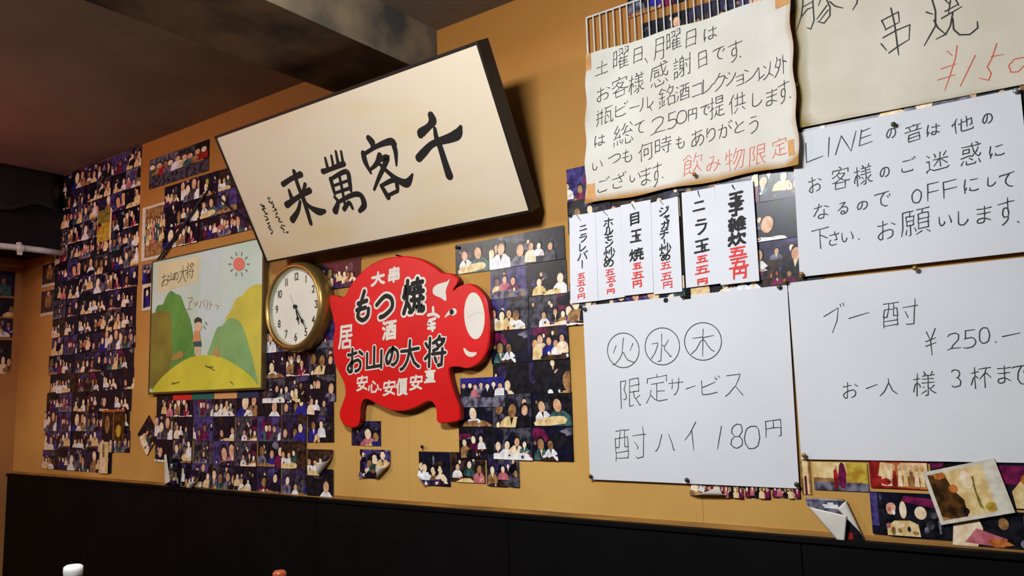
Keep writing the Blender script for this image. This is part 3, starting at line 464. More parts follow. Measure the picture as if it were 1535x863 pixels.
def add_curled(d, w_, h_, rolls, loc, label, rot=0.0, group='curling snapshots', border=0.0):
    o = link('snapshot', curl_mesh(d, w_, h_, rolls, border), loc=loc, label=label, category='photo', group=group)
    o.rotation_euler = (0, rot, 0)
    s = o.modifiers.new('card', 'SOLIDIFY'); s.thickness = 0.0004; s.offset = -1; s.material_offset = 60; s.material_offset_rim = 60
    return o
DES = [design(100 + i) for i in range(64)]; PMESH = [None] * len(DES)
def get_mesh(i):
    if PMESH[i] is None: PMESH[i] = print_mesh(DES[i][0])
    return PMESH[i]
ORD = ['top', 'second', 'third', 'fourth', 'fifth', 'sixth', 'seventh', 'eighth', 'ninth', 'tenth', 'eleventh', 'twelfth', 'thirteenth', 'fourteenth', 'fifteenth', 'sixteenth', 'seventeenth']
NPR = 0
def snap(i, x, z, y, label, group, rot=0.0, s=(1, 1)):
    global NPR; NPR += 1
    o = link('snapshot', get_mesh(i), loc=(x, y, z), label=label, category='photo', group=group)
    o.rotation_euler = (R.uniform(-.004, .004), rot, R.uniform(-.003, .003)); o.scale = (s[0], 1, s[1]); return o
def block(name, where, x0, z0, cols, rows, poly, seed, y=-0.002, cw=0.149, ch=0.1025, zmin=ZW + .004, xjit=None, skip=()):
    r = random.Random(seed); n = 0
    for j in range(rows):
        sh = xjit[j] if xjit else 0
        for i in range(cols):
            if (i, j) in skip: continue
            x, z = x0 + (i + .5) * cw + sh, z0 - (j + .5) * ch
            if not inside(project((x, 0, z)), poly): continue
            k = r.randrange(len(DES)); s = (1.0, 1.0); zz = z
            if z - PH / 2 < zmin: s = (1.0, (z + PH / 2 - zmin) / PH); zz = (z + PH / 2 + zmin) / 2
            if z + PH / 2 > ZC - .003: t = ZC - .004; b = z - PH / 2; s = (1.0, (t - b) / PH); zz = (t + b) / 2
            if s[1] < .25: continue
            snap(k, x + r.uniform(-.002, .002), zz + (r.uniform(-.002, .002) if s[1] == 1 else 0), y - 0.0016 * ((i + j * 2) % 3) - r.uniform(0, .0006),
                 'snapshot, %s; %s, %s row, %s column' % (DES[k][1], where, ORD[j], 'first' if i == 0 else ORD[i]), name, r.uniform(-.012, .012) if s[1] == 1 else 0, s)
sk = [.0, .0, .0, .0, .0, .0, .0, .0, .01, .0, -.03, -.01, -.05, -.03, -.045, -.055, -.06]
block('snapshots in the tall left collage', 'tall left collage', -4.715, 2.508, 6, 17,
      [(70, 250), (214, 205), (218, 480), (224, 600), (226, 640), (208, 700), (204, 727), (66, 716), (72, 600), (80, 480), (84, 380)], 3, y=0.0035, xjit=[0] * 10 + [-.02, .0, -.03, -.04, -.03, -.05, -.06], skip={(5, 15)})
block('snapshots above the mountain picture', 'collage above the mountain picture', -3.592, 2.245, 7, 3, [(240, 278), (307, 262), (316, 250), (345, 240), (420, 345), (420, 370), (240, 400)], 5)
block('snapshots in the lower collage', 'wide lower collage under the picture', -3.612, 1.243, 8, 4, [(236, 590), (502, 588), (512, 650), (500, 757), (236, 740)], 9, cw=0.1555, skip={(7, 2), (0, 3)})
block('snapshots around the clock', 'small collage under the clock', -2.80, 1.50, 3, 3, [(395, 470), (500, 470), (500, 600), (395, 600)], 12, cw=0.147)
block('snapshots behind the clock', 'pair above right of the clock', -2.52, 1.728, 2, 1, [(440, 380), (545, 370), (545, 440), (440, 440)], 14, cw=0.152)
block('snapshots beside the pig sign', 'collage right of the pig sign', -1.745, 1.711, 4, 7,
      [(684, 366), (873, 325), (883, 455), (883, 580), (830, 588), (838, 690), (776, 690), (700, 690), (672, 684), (672, 600), (700, 570), (733, 545), (733, 414), (684, 416)], 21, cw=0.1475, ch=0.1025, skip={(0, 4), (3, 5), (3, 6)})
block('snapshots behind the menu strips', 'collage behind the menu strips', -1.285, 1.888, 5, 4, [(850, 240), (1200, 215), (1200, 300), (878, 330), (878, 460), (850, 460)], 31, cw=0.15)
block('snapshots right of the menu strips', 'gap right of the menu strips', -0.86, 1.888, 2, 5, [(1105, 262), (1200, 262), (1200, 432), (1105, 432)], 34, cw=0.145)
block('snapshots between the notices', 'band between the two right notices', -0.62, 1.905, 5, 2, [(1190, 120), (1560, 60), (1575, 200), (1195, 230)], 37, cw=0.15)
block('snapshots behind the wire rack', 'row high behind the wire rack', -1.043, 2.414, 4, 1, [(900, -90), (1200, -90), (1200, 60), (900, 60)], 41, cw=0.15)
block('lower snapshots behind the wire rack', 'lower row behind the wire rack', -1.002, 2.281, 4, 1, [(900, -90), (1200, -90), (1200, 90), (900, 90)], 43, cw=0.15)
block('snapshots below the menu strips', 'band below the menu strips', -1.29, 1.531, 5, 1, [(850, 380), (1200, 340), (1200, 480), (850, 500)], 36, cw=0.15)
# single snapshots
def one(seed, p0, p1, label, y=-0.0024, group='loose snapshots', d=None, border=None, rot=0.0):
    a, b = W(p0, y), W(p1, y); w_, h_ = abs(b.x - a.x), abs(a.z - b.z)
    me = print_mesh(d or design(seed)[0], w_, h_, border)
    o = link('snapshot', me, loc=((a.x + b.x) / 2, y, (a.z + b.z) / 2), label=label, category='photo', group=group); o.rotation_euler = (0, rot, 0); return o
one(311, (527, 631), (571, 668), 'lone dark snapshot under the belly of the red pig sign')
def crowd(bg, n, cols, low=.0, s=.09, hair='black', seed=1, rows=1):
    r = random.Random(seed); d = [([(0, 0), (1, 0), (1, 1), (0, 1)], bg)]
    for j in range(rows):
        for k in range(n): person(d, (k + .5 + r.uniform(-.15, .15)) / n, .72 - .22 * j + r.uniform(-.04, .04), s, cols[k % len(cols)], r, hair)
    return d
d = crowd('slate', 7, ['black', 'navy', 'pink', 'slate', 'navy', 'black', 'white'], seed=5, s=.1)
d.insert(1, ([(0, .62), (1, .62), (1, 1), (0, 1)], 'blue')); d.insert(2, ([(0, 0), (1, 0), (1, .18), (0, .18)], 'slate'))
one(0, (690, 567), (757, 609), 'group snapshot of people in navy and pink under blue sky, below the pig snout', y=-0.0075, d=d)
d = crowd('tan', 8, ['teal', 'cream', 'cream', 'pink', 'teal'], seed=8, s=.07, rows=2)
one(0, (214, 312), (249, 384), 'faded group photo with a cream border left above the mountain picture', y=-0.004, d=d, border=(.03, .012, .015, .012))
d = crowd('grey', 9, ['teal', 'tan', 'red', 'slate', 'white', 'cream'], seed=11, s=.1); d.insert(1, ([(.0, .55), (.5, .6), (.5, .98), (0, .98)], 'slate')); d.insert(2, ([(.78, .4), (1, .4), (1, 1), (.78, 1)], 'black'))
one(0, (225, 254), (311, 238), 'x', d=d) if False else None
def banner(p0, p1, z0, z1, d, label, y=-0.003, border=None):
    xa, xb = W(p0, y).x, W(p1, y).x
    o = link('snapshot', print_mesh(d, xb - xa, z1 - z0, border), loc=((xa + xb) / 2, y, (z0 + z1) / 2), label=label, category='photo', group='loose snapshots'); return o
banner((224, 260), (313, 240), 2.262, 2.412, d, 'wide group photo of many people near the ceiling, left of the calligraphy board')
d = [([(0, 0), (1, 0), (1, 1), (0, 1)], 'slate'), ([(.1, 0), (.48, 0), (.48, .6), (.1, .6)], 'blue'), ([(.5, 0), (.95, 0), (.95, .5), (.5, .5)], 'navy'), (ell(.3, .68, .12, .12, 10), 'skin'), (ell(.7, .62, .12, .12, 10), 'skin'), (ell(.3, .78, .12, .08, 8), 'black'), (ell(.7, .74, .12, .08, 8), 'black')]
banner((213, 410), (227, 410), 1.79, 1.885, d, 'narrow snapshot of two people in blue, upper of two left of the mountain picture')
d = [([(0, 0), (1, 0), (1, 1), (0, 1)], 'paper'), ([(.15, .1), (.9, .14), (.88, .9), (.15, .85)], 'navy'), ([(.3, .14), (.8, .14), (.7, .6), (.4, .6)], 'blue'), (ell(.55, .66, .13, .12, 10), 'pale')]
banner((213, 445), (227, 445), 1.655, 1.785, d, 'narrow snapshot of a person in bright blue, left of the mountain picture')
d = [([(0, 0), (1, 0), (1, 1), (0, 1)], 'yellow'), ([(.0, .55), (1, .6), (1, 1), (0, 1)], 'olive'), (ell(.1, .5, .22, .12, 10), 'orange'), (ell(.16, .55, .14, .06, 8), 'brown'), ([(.9, 0), (1, 0), (1, 1), (.9, 1)], 'pale')]
banner((146, 340), (167, 340), 2.06, 2.23, d, 'yellow picture card with a white edge in the upper left collage', y=-0.004)
d = [([(0, 0), (1, 0), (1, 1), (0, 1)], 'black'), ([(.0, .45), (.5, .45), (.5, 1), (0, 1)], 'brown'), ([(.52, .0), (1, .0), (1, .9), (.52, .9)], 'sepia'), ([(.5, 0), (.53, 0), (.53, 1), (.5, 1)], 'tan'), ([(0, .93), (1, .93), (1, 1), (0, 1)], 'orange'), (ell(.75, .3, .12, .2, 10), 'yellow'), (ell(.25, .5, .1, .3, 10), 'tan')]
banner((152, 660), (186, 660), 1.03, 1.18, d, 'brown picture with an orange top edge low in the left collage', y=-0.004)
d = [([(0, 0), (1, 0), (1, 1), (0, 1)], 'cream'), ([(.1, .0), (.7, .0), (.62, 1), (.16, 1)], 'pale'), ([(.3, .5), (.6, .5), (.55, .95), (.3, .95)], 'olive')]
banner((149, 690), (162, 690), .865, 1.02, d, 'pale green and cream snapshot at the foot of the left collage', y=-0.0048)
for k, (zt, zb) in enumerate(((2.02, 1.885), (1.865, 1.72))):
    d = [([(0, 0), (1, 0), (1, 1), (0, 1)], 'sepia'), (ell(.45, .5, .22, .3, 12), 'tan'), (ell(.45, .85, .1, .1, 8), 'skin'), ([(.7, 0), (1, 0), (1, 1), (.7, 1)], 'grey')]
    xa, xb = W((62, 440), .005).x, W((87, 440), .005).x
    link('snapshot', print_mesh(d, xb - xa, zt - zb, (.002, .002, .016, .002)), loc=((xa + xb) / 2, .0045, (zt + zb) / 2), label='dark olive snapshot under the white pipe, %s of two beside the left collage' % ('upper' if k == 0 else 'lower'), category='photo', group='loose snapshots')
# snapshots on the left wall, seen edge-on
for k in range(4):
    for c in range(3):
        d, desc = design(500 + k * 3 + c); me = print_mesh(d, .17, (.15, .115, .115, .2)[k] - .004)
        zc = (1.93, 1.79, 1.67, 1.50)[k]
        o = link('snapshot', me, loc=(WX0 + 0.002 + .001 * (c % 2), -0.035 - .172 * (c + .5), zc), label='snapshot on the left wall, %s; %s row, %s from corner' % (desc, ('top', 'second', 'third', 'bottom')[k], ('nearest', 'second', 'farthest')[c]), category='photo', group='snapshots on the left wall')
        o.rotation_euler = (0, 0, math.pi / 2)
# rotated and curling ones
d = design(88)[0]
o = link('snapshot', print_mesh(d, .135, .135), loc=(W((222, 652), -.004).x, -0.004, W((222, 652), -.004).z), label='diamond-wise hung dark snapshot between the left and lower collages', category='photo', group='loose snapshots'); o.rotation_euler = (0, math.radians(47), 0)
p = W((262, 706), -0.008)
add_curled(design(132)[0], .15, .125, [((-1, -.22), -.028, .025)], (p.x - .018, -.009, p.z), 'snapshot rolled up to a white curl above the black wainscot, lower left', .12)
p = W((288, 722), -0.008)
add_curled(design(141)[0], .11, .09, [((.8, -1), .020, .014)], (p.x, -.010, p.z + .008), 'snapshot with a curled tan corner beside the white rolled one')
p = W((480, 697), -0.005)
add_curled(design(131)[0], .15, .10, [((1, -1), .022, .018)], (p.x, -.006, p.z + .01), 'snapshot with its lower right corner curled, right end of the lower collage')
a, b = W((539, 673), -.006), W((585, 718), -.006)
add_curled(design(155)[0], b.x - a.x, a.z - b.z, [((1, -1.3), .036, .014), ((-1, -1.6), .06, .02)], ((a.x + b.x) / 2, -.005, (a.z + b.z) / 2), 'loose dark snapshot curling at its lower corners on the bare tan wall')
a, b = W((627, 676), -.006), W((675, 732), -.006)
add_curled(design(161)[0], b.x - a.x, (a.z - b.z) * .95, [((-1, -1), .05, .012)], ((a.x + b.x) / 2, -.004, (a.z + b.z) / 2 + .003), 'snapshot with a white curled lower left corner, start of a row of three')
one(172, (675, 677), (728, 724), 'middle snapshot of the row of three low on the tan wall')
one(177, (729, 681), (779, 730), 'right snapshot of the row of three low on the tan wall, darker', y=-.0032)
# the lower right corner
d = [([(0, 0), (1, 0), (1, 1), (0, 1)], 'tan'), ([(0, .45), (1, .4), (1, 1), (0, 1)], 'cream'), ([(.0, 0), (1, 0), (1, .28), (0, .3)], 'slate'), ([(.62, .3), (1, .3), (1, 1), (.62, 1)], 'yellow'), ([(.5, .08), (.58, .08), (.62, .6), (.58, .95), (.5, .95), (.46, .5)], 'magenta'), ([(.38, .08), (.44, .08), (.47, .5), (.43, .8), (.38, .7)], 'red'), (ell(.54, .95, .03, .06), 'brown'), (ell(.42, .85, .025, .06), 'skin')]
one(0, (1218, 692), (1303, 737), 'yellowish outdoor snapshot of two dark red figures, just under the lowest right notice', y=-.003, d=d)
d = [([(0, 0), (1, 0), (1, 1), (0, 1)], 'red'), ([(.2, .1), (1, .0), (1, .9), (.25, .95)], 'orange'), ([(.15, .45), (.4, .35), (.42, .9), (.2, .95)], 'cream'), ([(.5, .5), (1, .4), (1, .95), (.55, .95)], 'cream')]
r = random.Random(3)
for k in range(8):
    x = .24 + k * .095; d.append(([(x - .04, .1), (x + .045, .08), (x + .03, .62), (x - .02, .66)], ['cream', 'pale', 'red', 'pale', 'cream', 'tan', 'pale', 'cream'][k])); d.append((ell(x, .78, .03, .12, 8), 'skin'))
d.append((ell(.28, .25, .09, .12, 8), 'red'))
one(0, (1302, 690), (1393, 734), 'red snapshot of a crowd in cream, left of the white-bordered tilted one', y=-.0035, d=d)
d = [([(0, 0), (1, 0), (1, 1), (0, 1)], 'navy'), ([(0, .2), (.1, .2), (.1, 1), (0, 1)], 'violet'), ([(.1, 0), (1, 0), (1, .6), (.1, .6)], 'black'), ([(.4, .8), (1, .62), (1, .85), (.45, .93)], 'magenta'), (smooth_poly([(.22, .5), (.3, .5), (.33, .68), (.28, .76), (.21, .7)], 2), 'skin'), (ell(.245, .6, .022, .05, 8), 'pink'), (ell(.3, .53, .02, .06, 8), 'white'), (ell(.14, .8, .02, .18, 8), 'grey'), (ell(.75, .28, .05, .1, 10), 'grey'), (ell(.8, .55, .06, .12, 10), 'grey'), (ell(.7, .16, .03, .08, 8), 'slate'), (ell(.42, .6, .045, .2), 'pale'), (ell(.64, .55, .075, .15), 'pale'), ([(.2, .0), (.62, .0), (.6, .28), (.5, .36), (.3, .34), (.2, .2)], 'cream'), (ell(.48, .16, .022, .07, 8), 'black'), (ell(.28, .1, .03, .1, 8), 'tan'), (ell(.36, .12, .03, .06, 8), 'tan'), (ell(.22, .22, .03, .06, 8), 'pink'), (ell(.56, .08, .04, .05, 8), 'tan'), (ell(.4, .24, .03, .05, 8), 'pale'), ([(.86, .1), (.88, .1), (.88, .4), (.85, .4)], 'slate')]
one(0, (1303, 736), (1428, 808), 'large navy snapshot of three pale faces, lower right above the wainscot', y=-.0045, d=d)
one(0, (1337, 800), (1428, 826), 'black underside strip of a snapshot showing below the navy one', y=-.0028, d=[([(0, 0), (1, 0), (1, 1), (0, 1)], 'black'), ([(.1, .1), (.5, .1), (.5, .5), (.1, .5)], 'navy')])
d = [([(0, 0), (1, 0), (1, 1), (0, 1)], 'black'), ([(0, 0), (.3, 0), (.38, .5), (.3, 1), (.05, .9)], 'pale'), ([(.15, .1), (.6, .02), (.65, .25), (.3, .5)], 'pink'), ([(.5, .0), (.72, .1), (.6, .25), (.4, .2)], 'orange'), (ell(.62, .66, .06, .16), 'tan'), (ell(.85, .15, .06, .12), 'slate'), ([(.85, .5), (1, .5), (1, .9), (.85, .9)], 'grey')]
a = W((1423, 765), -.004); b = W((1560, 828), -.004)
one(0, (1423, 762), (1560, 826), 'dark snapshot with a pale arm at the lower right edge', y=-.004, d=d)
d = [([(0, 0), (1, 0), (1, 1), (0, 1)], 'black'), ([(.1, .5), (.9, .5), (.9, .9), (.1, .9)], 'magenta'), ([(.45, .0), (1, .0), (1, .5), (.6, .6), (.4, .35)], 'cream'), (ell(.7, .6, .12, .12), 'orange')]
one(0, (1480, 690), (1570, 764), 'snapshot with magenta backdrop and cream coat at the far right edge', y=-.005, d=d)
one(183, (1393, 688), (1480, 720), 'dark snapshot hidden behind the tilted white-bordered one', y=-.0028)
# tilted white-bordered sepia one, leaning off the wall a little
c = W((1450, 737), -.012)
d = [([(0, 0), (1, 0), (1, 1), (0, 1)], 'tan'), ([(.35, .0), (1, .0), (1, 1), (.3, 1)], 'cream'), ([(0, .1), (.14, .02), (.46, .0), (.5, .35), (.36, .62), (.32, .9), (.0, 1)], 'sepia'), (ell(.22, .93, .11, .07), 'orange'), (ell(.38, .62, .08, .09), 'orange'), (ell(.42, .12, .1, .09), 'brown'), ([(.72, .15), (.78, .1), (.76, .5), (.8, .8), (.74, .8)], 'olive'), (ell(.92, .12, .1, .1), 'yellow'), (ell(.66, .75, .1, .2), 'pale')]
o = link('snapshot', print_mesh(d, .150, .118, (.008, .03, .008, .008)), loc=(c.x, -.013, c.z), label='sepia snapshot with a wide white border hung crooked at the lower right', category='photo', group='loose snapshots'); o.rotation_euler = (0, math.radians(-14), 0)
# small pieces beside and under the notices
d = [([(0, 0), (1, 0), (1, 1), (0, 1)], 'tan'), ([(.2, 0), (.8, 0), (.8, 1), (.2, 1)], 'cream'), ([(.35, 0), (.6, 0), (.6, .55), (.35, .55)], 'magenta')]
one(0, (1199, 690), (1217, 741), 'narrow tan snapshot sliver between the white notice and the yellowish snapshot', y=-.0026, d=d)
for k, (xa, xb) in enumerate(((1078, 1115), (1115, 1155), (1155, 1200))):
    one(0, (xa, 700), (xb, 747), 'snapshot of many faces peeking out under the day-of-week notice, %s of three' % ('left', 'middle', 'right')[k], d=crowd('pale' if k != 1 else 'black', 5, ['magenta', 'pink', 'black', 'cream'], s=.09, seed=60 + k, rows=3))
p = W((1058, 738), -.005)
add_curled(crowd('tan', 5, ['pale', 'white', 'magenta', 'cream'], seed=70, rows=2), .10, .07, [((.35, -1), .008, .009)], (p.x + .01, -.004, p.z + .012), 'snapshot with a curled pale corner below the day-of-week notice', .3)
# double-curled one
a = W((1208, 746), -.006)
add_curled([([(0, 0), (1, 0), (1, 1), (0, 1)], 'slate'), ([(0, 0), (1, 0), (1, .5), (0, .6)], 'black'), (ell(.45, .85, .14, .06), 'white'), (ell(.68, .28, .14, .09), 'red'), (ell(.55, .08, .12, .06), 'white')], .13, .118, [((-1, -.84), .0128, .007), ((1, .39), .044, .006)], (a.x + .065, -.007, a.z - .058), 'dark snapshot with both sides rolled into white curls, low at the right')

# coloured strip under the picture
s = link('paper_strip', None, loc=(0, 0, 0), label='strip of red, green, tan and blue paper blocks below the mountain picture', category='paper strip')
for k, (xa, xb, nm, rgb) in enumerate(((262, 290, 'red_block', (205, 40, 30)), (290, 324, 'green_block', (30, 100, 84)), (324, 358, 'tan_block', (214, 158, 100)), (358, 391, 'blue_block', (26, 44, 78)))):
    q = MB(); A, B = W((xa, 588)), W((xb, 588)); q.box((A.x, -.0085, 1.215), (B.x - .001, -.0075, 1.262)); q.build(nm, mat('strip_' + nm, rgb, .6), s)
# ---------------------------------------------------------------- notices
m_ink = mat('ink_black', (12, 18, 14), 0.6); m_inkthin = mat('ink_green_black', (30, 42, 32), 0.6); m_inkred = mat('ink_red', (214, 84, 56), 0.6); m_redbrush = mat('brush_red', (222, 40, 30), 0.6); m_brush = mat('brush_black', (14, 15, 14), 0.7)
m_paper = mat('notice_paper', (222, 224, 228), 0.7, rgb2=(214, 217, 222), scale=2.5, bump=0.02)
m_old = mat('aged_paper', (222, 218, 208), 0.75, rgb2=(212, 207, 194), scale=7, edge=(176, 128, 60), bump=0.03)
m_aged2 = mat('aged_cream_paper', (222, 214, 196), 0.75, rgb2=(208, 199, 178), scale=5, edge=(150, 128, 60), bump=0.03)
class Sheet:
    """paper fixed to the wall: quad corners in photo pixels, base distance from the wall, ripple depth"""
    def __init__(s, base, rip, seed, curl=None):
        s.base = base; s.rip = rip; s.k = random.Random(seed).uniform(0, 6); s.curl = curl
    def depth(s, u, v):
        d = s.rip * (0.5 + 0.25 * math.sin(9 * u + s.k) + 0.25 * math.sin(7 * v - 4 * u + 2 * s.k))
        if s.curl: d += s.curl(u, v)
        return d
    def surf(s, u, v, off): return (u, -(s.base + s.depth(u, v)) - off, v)
    def uv(s, p): q = W(p, -s.base - s.rip * .5); return (q.x, q.z)
def notice(name, sheet, quad, m, label, edges=None, n=36, group=None, wav=0.0, category='notice'):
    Q = [sheet.uv(p) for p in quad]; rr = random.Random(len(label)); ph = rr.uniform(0, 6)
    V = []; E = []
    for i in range(n + 1):
        for j in range(n + 1):
            a, b = i / n, j / n
            u = (1 - b) * ((1 - a) * Q[0][0] + a * Q[1][0]) + b * ((1 - a) * Q[3][0] + a * Q[2][0])
            v = (1 - b) * ((1 - a) * Q[0][1] + a * Q[1][1]) + b * ((1 - a) * Q[3][1] + a * Q[2][1])
            if wav:
                e = min(a, 1 - a, b, 1 - b); f = max(0, 1 - e * 12)
                u += wav * f * math.sin(b * 23 + ph); v += wav * f * math.sin(a * 17 + ph)
            V.append(sheet.surf(u, v, 0)); E.append(edges(a, b) if edges else 0.0)
    fs = [(i * (n + 1) + j, i * (n + 1) + j + 1, (i + 1) * (n + 1) + j + 1, (i + 1) * (n + 1) + j) for i in range(n) for j in range(n)]
    root = link(name, None, label=label, category=category)
    if group: root['group'] = group
    bk = [(x, y + .0005, z) for x, y, z in V]; N = len(V)
    rim = [i * (n + 1) for i in range(n + 1)] + [n * (n + 1) + j for j in range(1, n + 1)] + [i * (n + 1) + n for i in range(n - 1, -1, -1)] + [j for j in range(n - 1, 0, -1)]
    A = V + bk + [V[i] for i in rim] + [bk[i] for i in rim]; K = len(rim)
    F_ = fs + [tuple(N + i for i in reversed(f)) for f in fs] + [(2 * N + k, 2 * N + (k + 1) % K, 2 * N + K + (k + 1) % K, 2 * N + K + k) for k in range(K)]
    me = mesh('paper', A, F_, m); me.polygons.foreach_set('use_smooth', [True] * (2 * len(fs)) + [False] * K)
    at = me.attributes.new('edge', 'FLOAT', 'POINT'); at.data.foreach_set('value', E + E + [E[i] for i in rim] * 2)
    o = link('paper', me, root)
    return root
def write(root, sheet, cr, s, chars, r, m, name='lettering', slant=0.1, jit=0.018, strokes=(), taper=.35, seed=1, off=.0004, each=False):
    rg = random.Random(seed)
    if each:
        for ch, x, y, w_, h_ in chars:
            q = MB(); put_char(q, ch, cr(x, y), w_ / s, h_ / s, sheet.uv, r, sheet.surf, off, 0, slant, rg, taper, jit); q.build(name, m, root)
        for grp in strokes:
            q = MB()
            for st in (grp if isinstance(grp[0], list) else [grp]): stroke(q, [sheet.uv(cr(x, y)) for x, y in st], r, sheet.surf, off, 0, taper)
            q.build(name, m, root)
        return
    q = MB()
    for ch, x, y, w_, h_ in chars:
        put_char(q, ch, cr(x, y), w_ / s, h_ / s, sheet.uv, r, sheet.surf, off, 0, slant, rg, taper, jit)
    for st in strokes: stroke(q, [sheet.uv(cr(x, y)) for x, y in st], r, sheet.surf, off, 0, taper)
    return q.build(name, m, root)
def pin(p, base, rgb, nm, label):
    c = W(p, -base); q = MB(); T = lambda v: (c.x + v[0], c.y - v[2], c.z + v[1])
    q.lathe([(.0, .009), (.004, .0085), (.0058, .007), (.0062, .004), (.003, .0025), (.0028, .0), (.0, -.002)], T, 12)
    q.build('pushpin', mat('pin_' + nm, rgb, .35, .2, 40, metal=.3), smooth=True, label=label, category='pushpin', group='pushpins in the notices')
# P2: big cream menu notice, upper right
S2 = Sheet(0.008, 0.006, 2)
def e2(a, b): return max(0.0, 1 - a * 14) * .95 + max(0.0, 1 - (1 - b) * 22) * .5
n2 = notice('menu_notice', S2, [(1183, -175), (1640, -330), (1640, 105), (1199, 192)], m_aged2, 'large cream notice for skewers at 150 yen, cut off by the upper right frame', e2)
c3 = crop(1180, 0, 3.597)
st = [[(88, -60), (84, 30), (76, 90), (52, 165)], [(92, -50), (134, -70)], [(134, -70), (142, 60), (146, 110), (128, 158), (108, 150)], [(82, 40), (136, 10)], [(78, 90), (110, 50), (138, 40)],
      [(165, -70), (225, -95)], [(200, -60), (170, 30)], [(205, -20), (232, 40), (232, 85), (200, 126), (165, 118)], [(215, 30), (160, 105)], [(222, 55), (172, 118)], [(230, 10), (260, 35), (302, 45)], [(385, -25), (376, 20), (354, 55)],
      [(510, 112), (535, 162)], [(512, 112), (600, 66), (606, 118)], [(530, 162), (604, 122)], [(560, 45), (580, 130), (602, 298)], [(518, 205), (590, 165), (662, 135), (658, 215)], [(508, 238), (537, 273)], [(550, 287), (600, 250), (657, 215)],
      [(750, 66), (785, 78)], [(782, 0), (800, 60), (800, 140), (740, 246)], [(792, 110), (812, 150), (858, 188)], [(852, 62), (925, 22)], [(833, 100), (942, 36)], [(842, -10), (872, 20)], [(880, 5), (870, 70)], [(905, -10), (925, 30)], [(893, 70), (880, 140), (855, 185), (803, 212)], [(893, 100), (898, 160), (930, 188), (985, 186), (1028, 150), (1025, 116)]]
write(n2, S2, c3, 3.597, [], .0019, m_ink, 'character', strokes=[st[:10], st[10:11], st[11:18], st[18:]], each=True)
st = [[(862, 275), (890, 300)], [(916, 246), (908, 310), (880, 400), (850, 487)], [(828, 372), (912, 344)], [(812, 432), (906, 402)], [(1014, 298), (932, 466)], [(1130, 234), (1105, 310), (1078, 360), (1100, 395), (1085, 432), (1034, 420)], [(1100, 305), (1166, 292)], [(1277, 308), (1225, 318), (1194, 352), (1206, 388), (1245, 386), (1280, 350), (1290, 320), (1277, 308)]]
write(n2, S2, c3, 3.597, [], .0013, m_inkred, 'red_character', strokes=[st[:4], st[4:5], st[5:7], st[7:]], each=True)
# P5: lowest right notice
S5 = Sheet(0.0075, 0.003, 5)
n5 = notice('price_notice', S5, [(1181, 424), (1640, 374), (1640, 695), (1201, 688)], m_paper, 'white handwritten notice with the 250 yen price, lowest at the right edge', None)
c6 = crop(1180, 400, 2.876)
write(n5, S5, c6, 2.876, [('酎', 490, 200, 150, 105), ('2', 720, 320, 60, 70), ('5', 785, 310, 55, 75), ('0', 850, 295, 45, 66), ('お', 272, 530, 60, 66), ('人', 437, 515, 80, 72), ('様', 592, 503, 95, 100), ('3', 728, 480, 40, 75), ('杯', 835, 475, 88, 92), ('ま', 935, 462, 55, 72), ('で', 1000, 465, 60, 80)],
      .0013, m_inkthin, 'character', each=True, strokes=[[[(158, 214), (220, 176), (215, 230), (195, 284)], [(228, 160), (232, 172)], [(240, 156), (245, 168)]], [(266, 222), (352, 196)], [[(600, 280), (618, 318)], [(638, 265), (618, 318), (625, 380)], [(598, 322), (640, 305)], [(598, 342), (642, 325)]], [(898, 322), (901, 326)], [(928, 300), (1004, 284)], [(340, 524), (388, 506)]])
# P3: notice about message sounds
S3 = Sheet(0.013, 0.004, 3)
n3 = notice('phone_notice', S3, [(1187, 201), (1529, 132), (1555, 375), (1199, 415)], m_paper, 'white handwritten notice asking to switch message sounds off, middle right', None)
c4 = crop(1180, 180, 3.597)
write(n3, S3, c4, 3.597, [('の', 560, 70, 50, 50), ('音', 680, 66, 90, 90), ('は', 787, 50, 66, 56), ('他', 945, 22, 115, 78), ('の', 1080, -8, 52, 50),
      ('お', 150, 345, 66, 78), ('客', 290, 308, 95, 115), ('様', 408, 295, 95, 105), ('の', 525, 280, 50, 50), ('ご', 655, 238, 75, 72), ('迷', 810, 222, 125, 95), ('惑', 990, 180, 108, 115), ('に', 1130, 165, 78, 60),
      ('な', 182, 490, 84, 78), ('る', 300, 475, 52, 60), ('の', 405, 460, 55, 42), ('で', 512, 428, 86, 76), ('O', 698, 410, 50, 72), ('F', 787, 385, 60, 90), ('F', 878, 370, 72, 86), ('に', 992, 350, 78, 70), ('し', 1102, 330, 42, 50), ('て', 1185, 325, 82, 76),
      ('下', 180, 640, 90, 105), ('さ', 252, 638, 52, 70), ('い', 325, 628, 60, 50), ('お', 535, 590, 92, 98), ('願', 690, 552, 160, 130), ('い', 852, 540, 66, 50), ('し', 948, 525, 52, 80), ('ま', 1062, 508, 75, 88), ('す', 1182, 490, 90, 140)],
      .0015, m_ink, 'character', each=True, strokes=[[(100, 125), (104, 228), (192, 193)], [(226, 93), (221, 197)], [[(260, 185), (291, 84)], [(291, 84), (344, 166), (370, 58)]], [[(400, 52), (388, 138), (458, 114)], [(398, 62), (445, 42)], [(394, 98), (450, 78)]], [(386, 640), (388, 645)], [(1243, 548), (1252, 552)]])
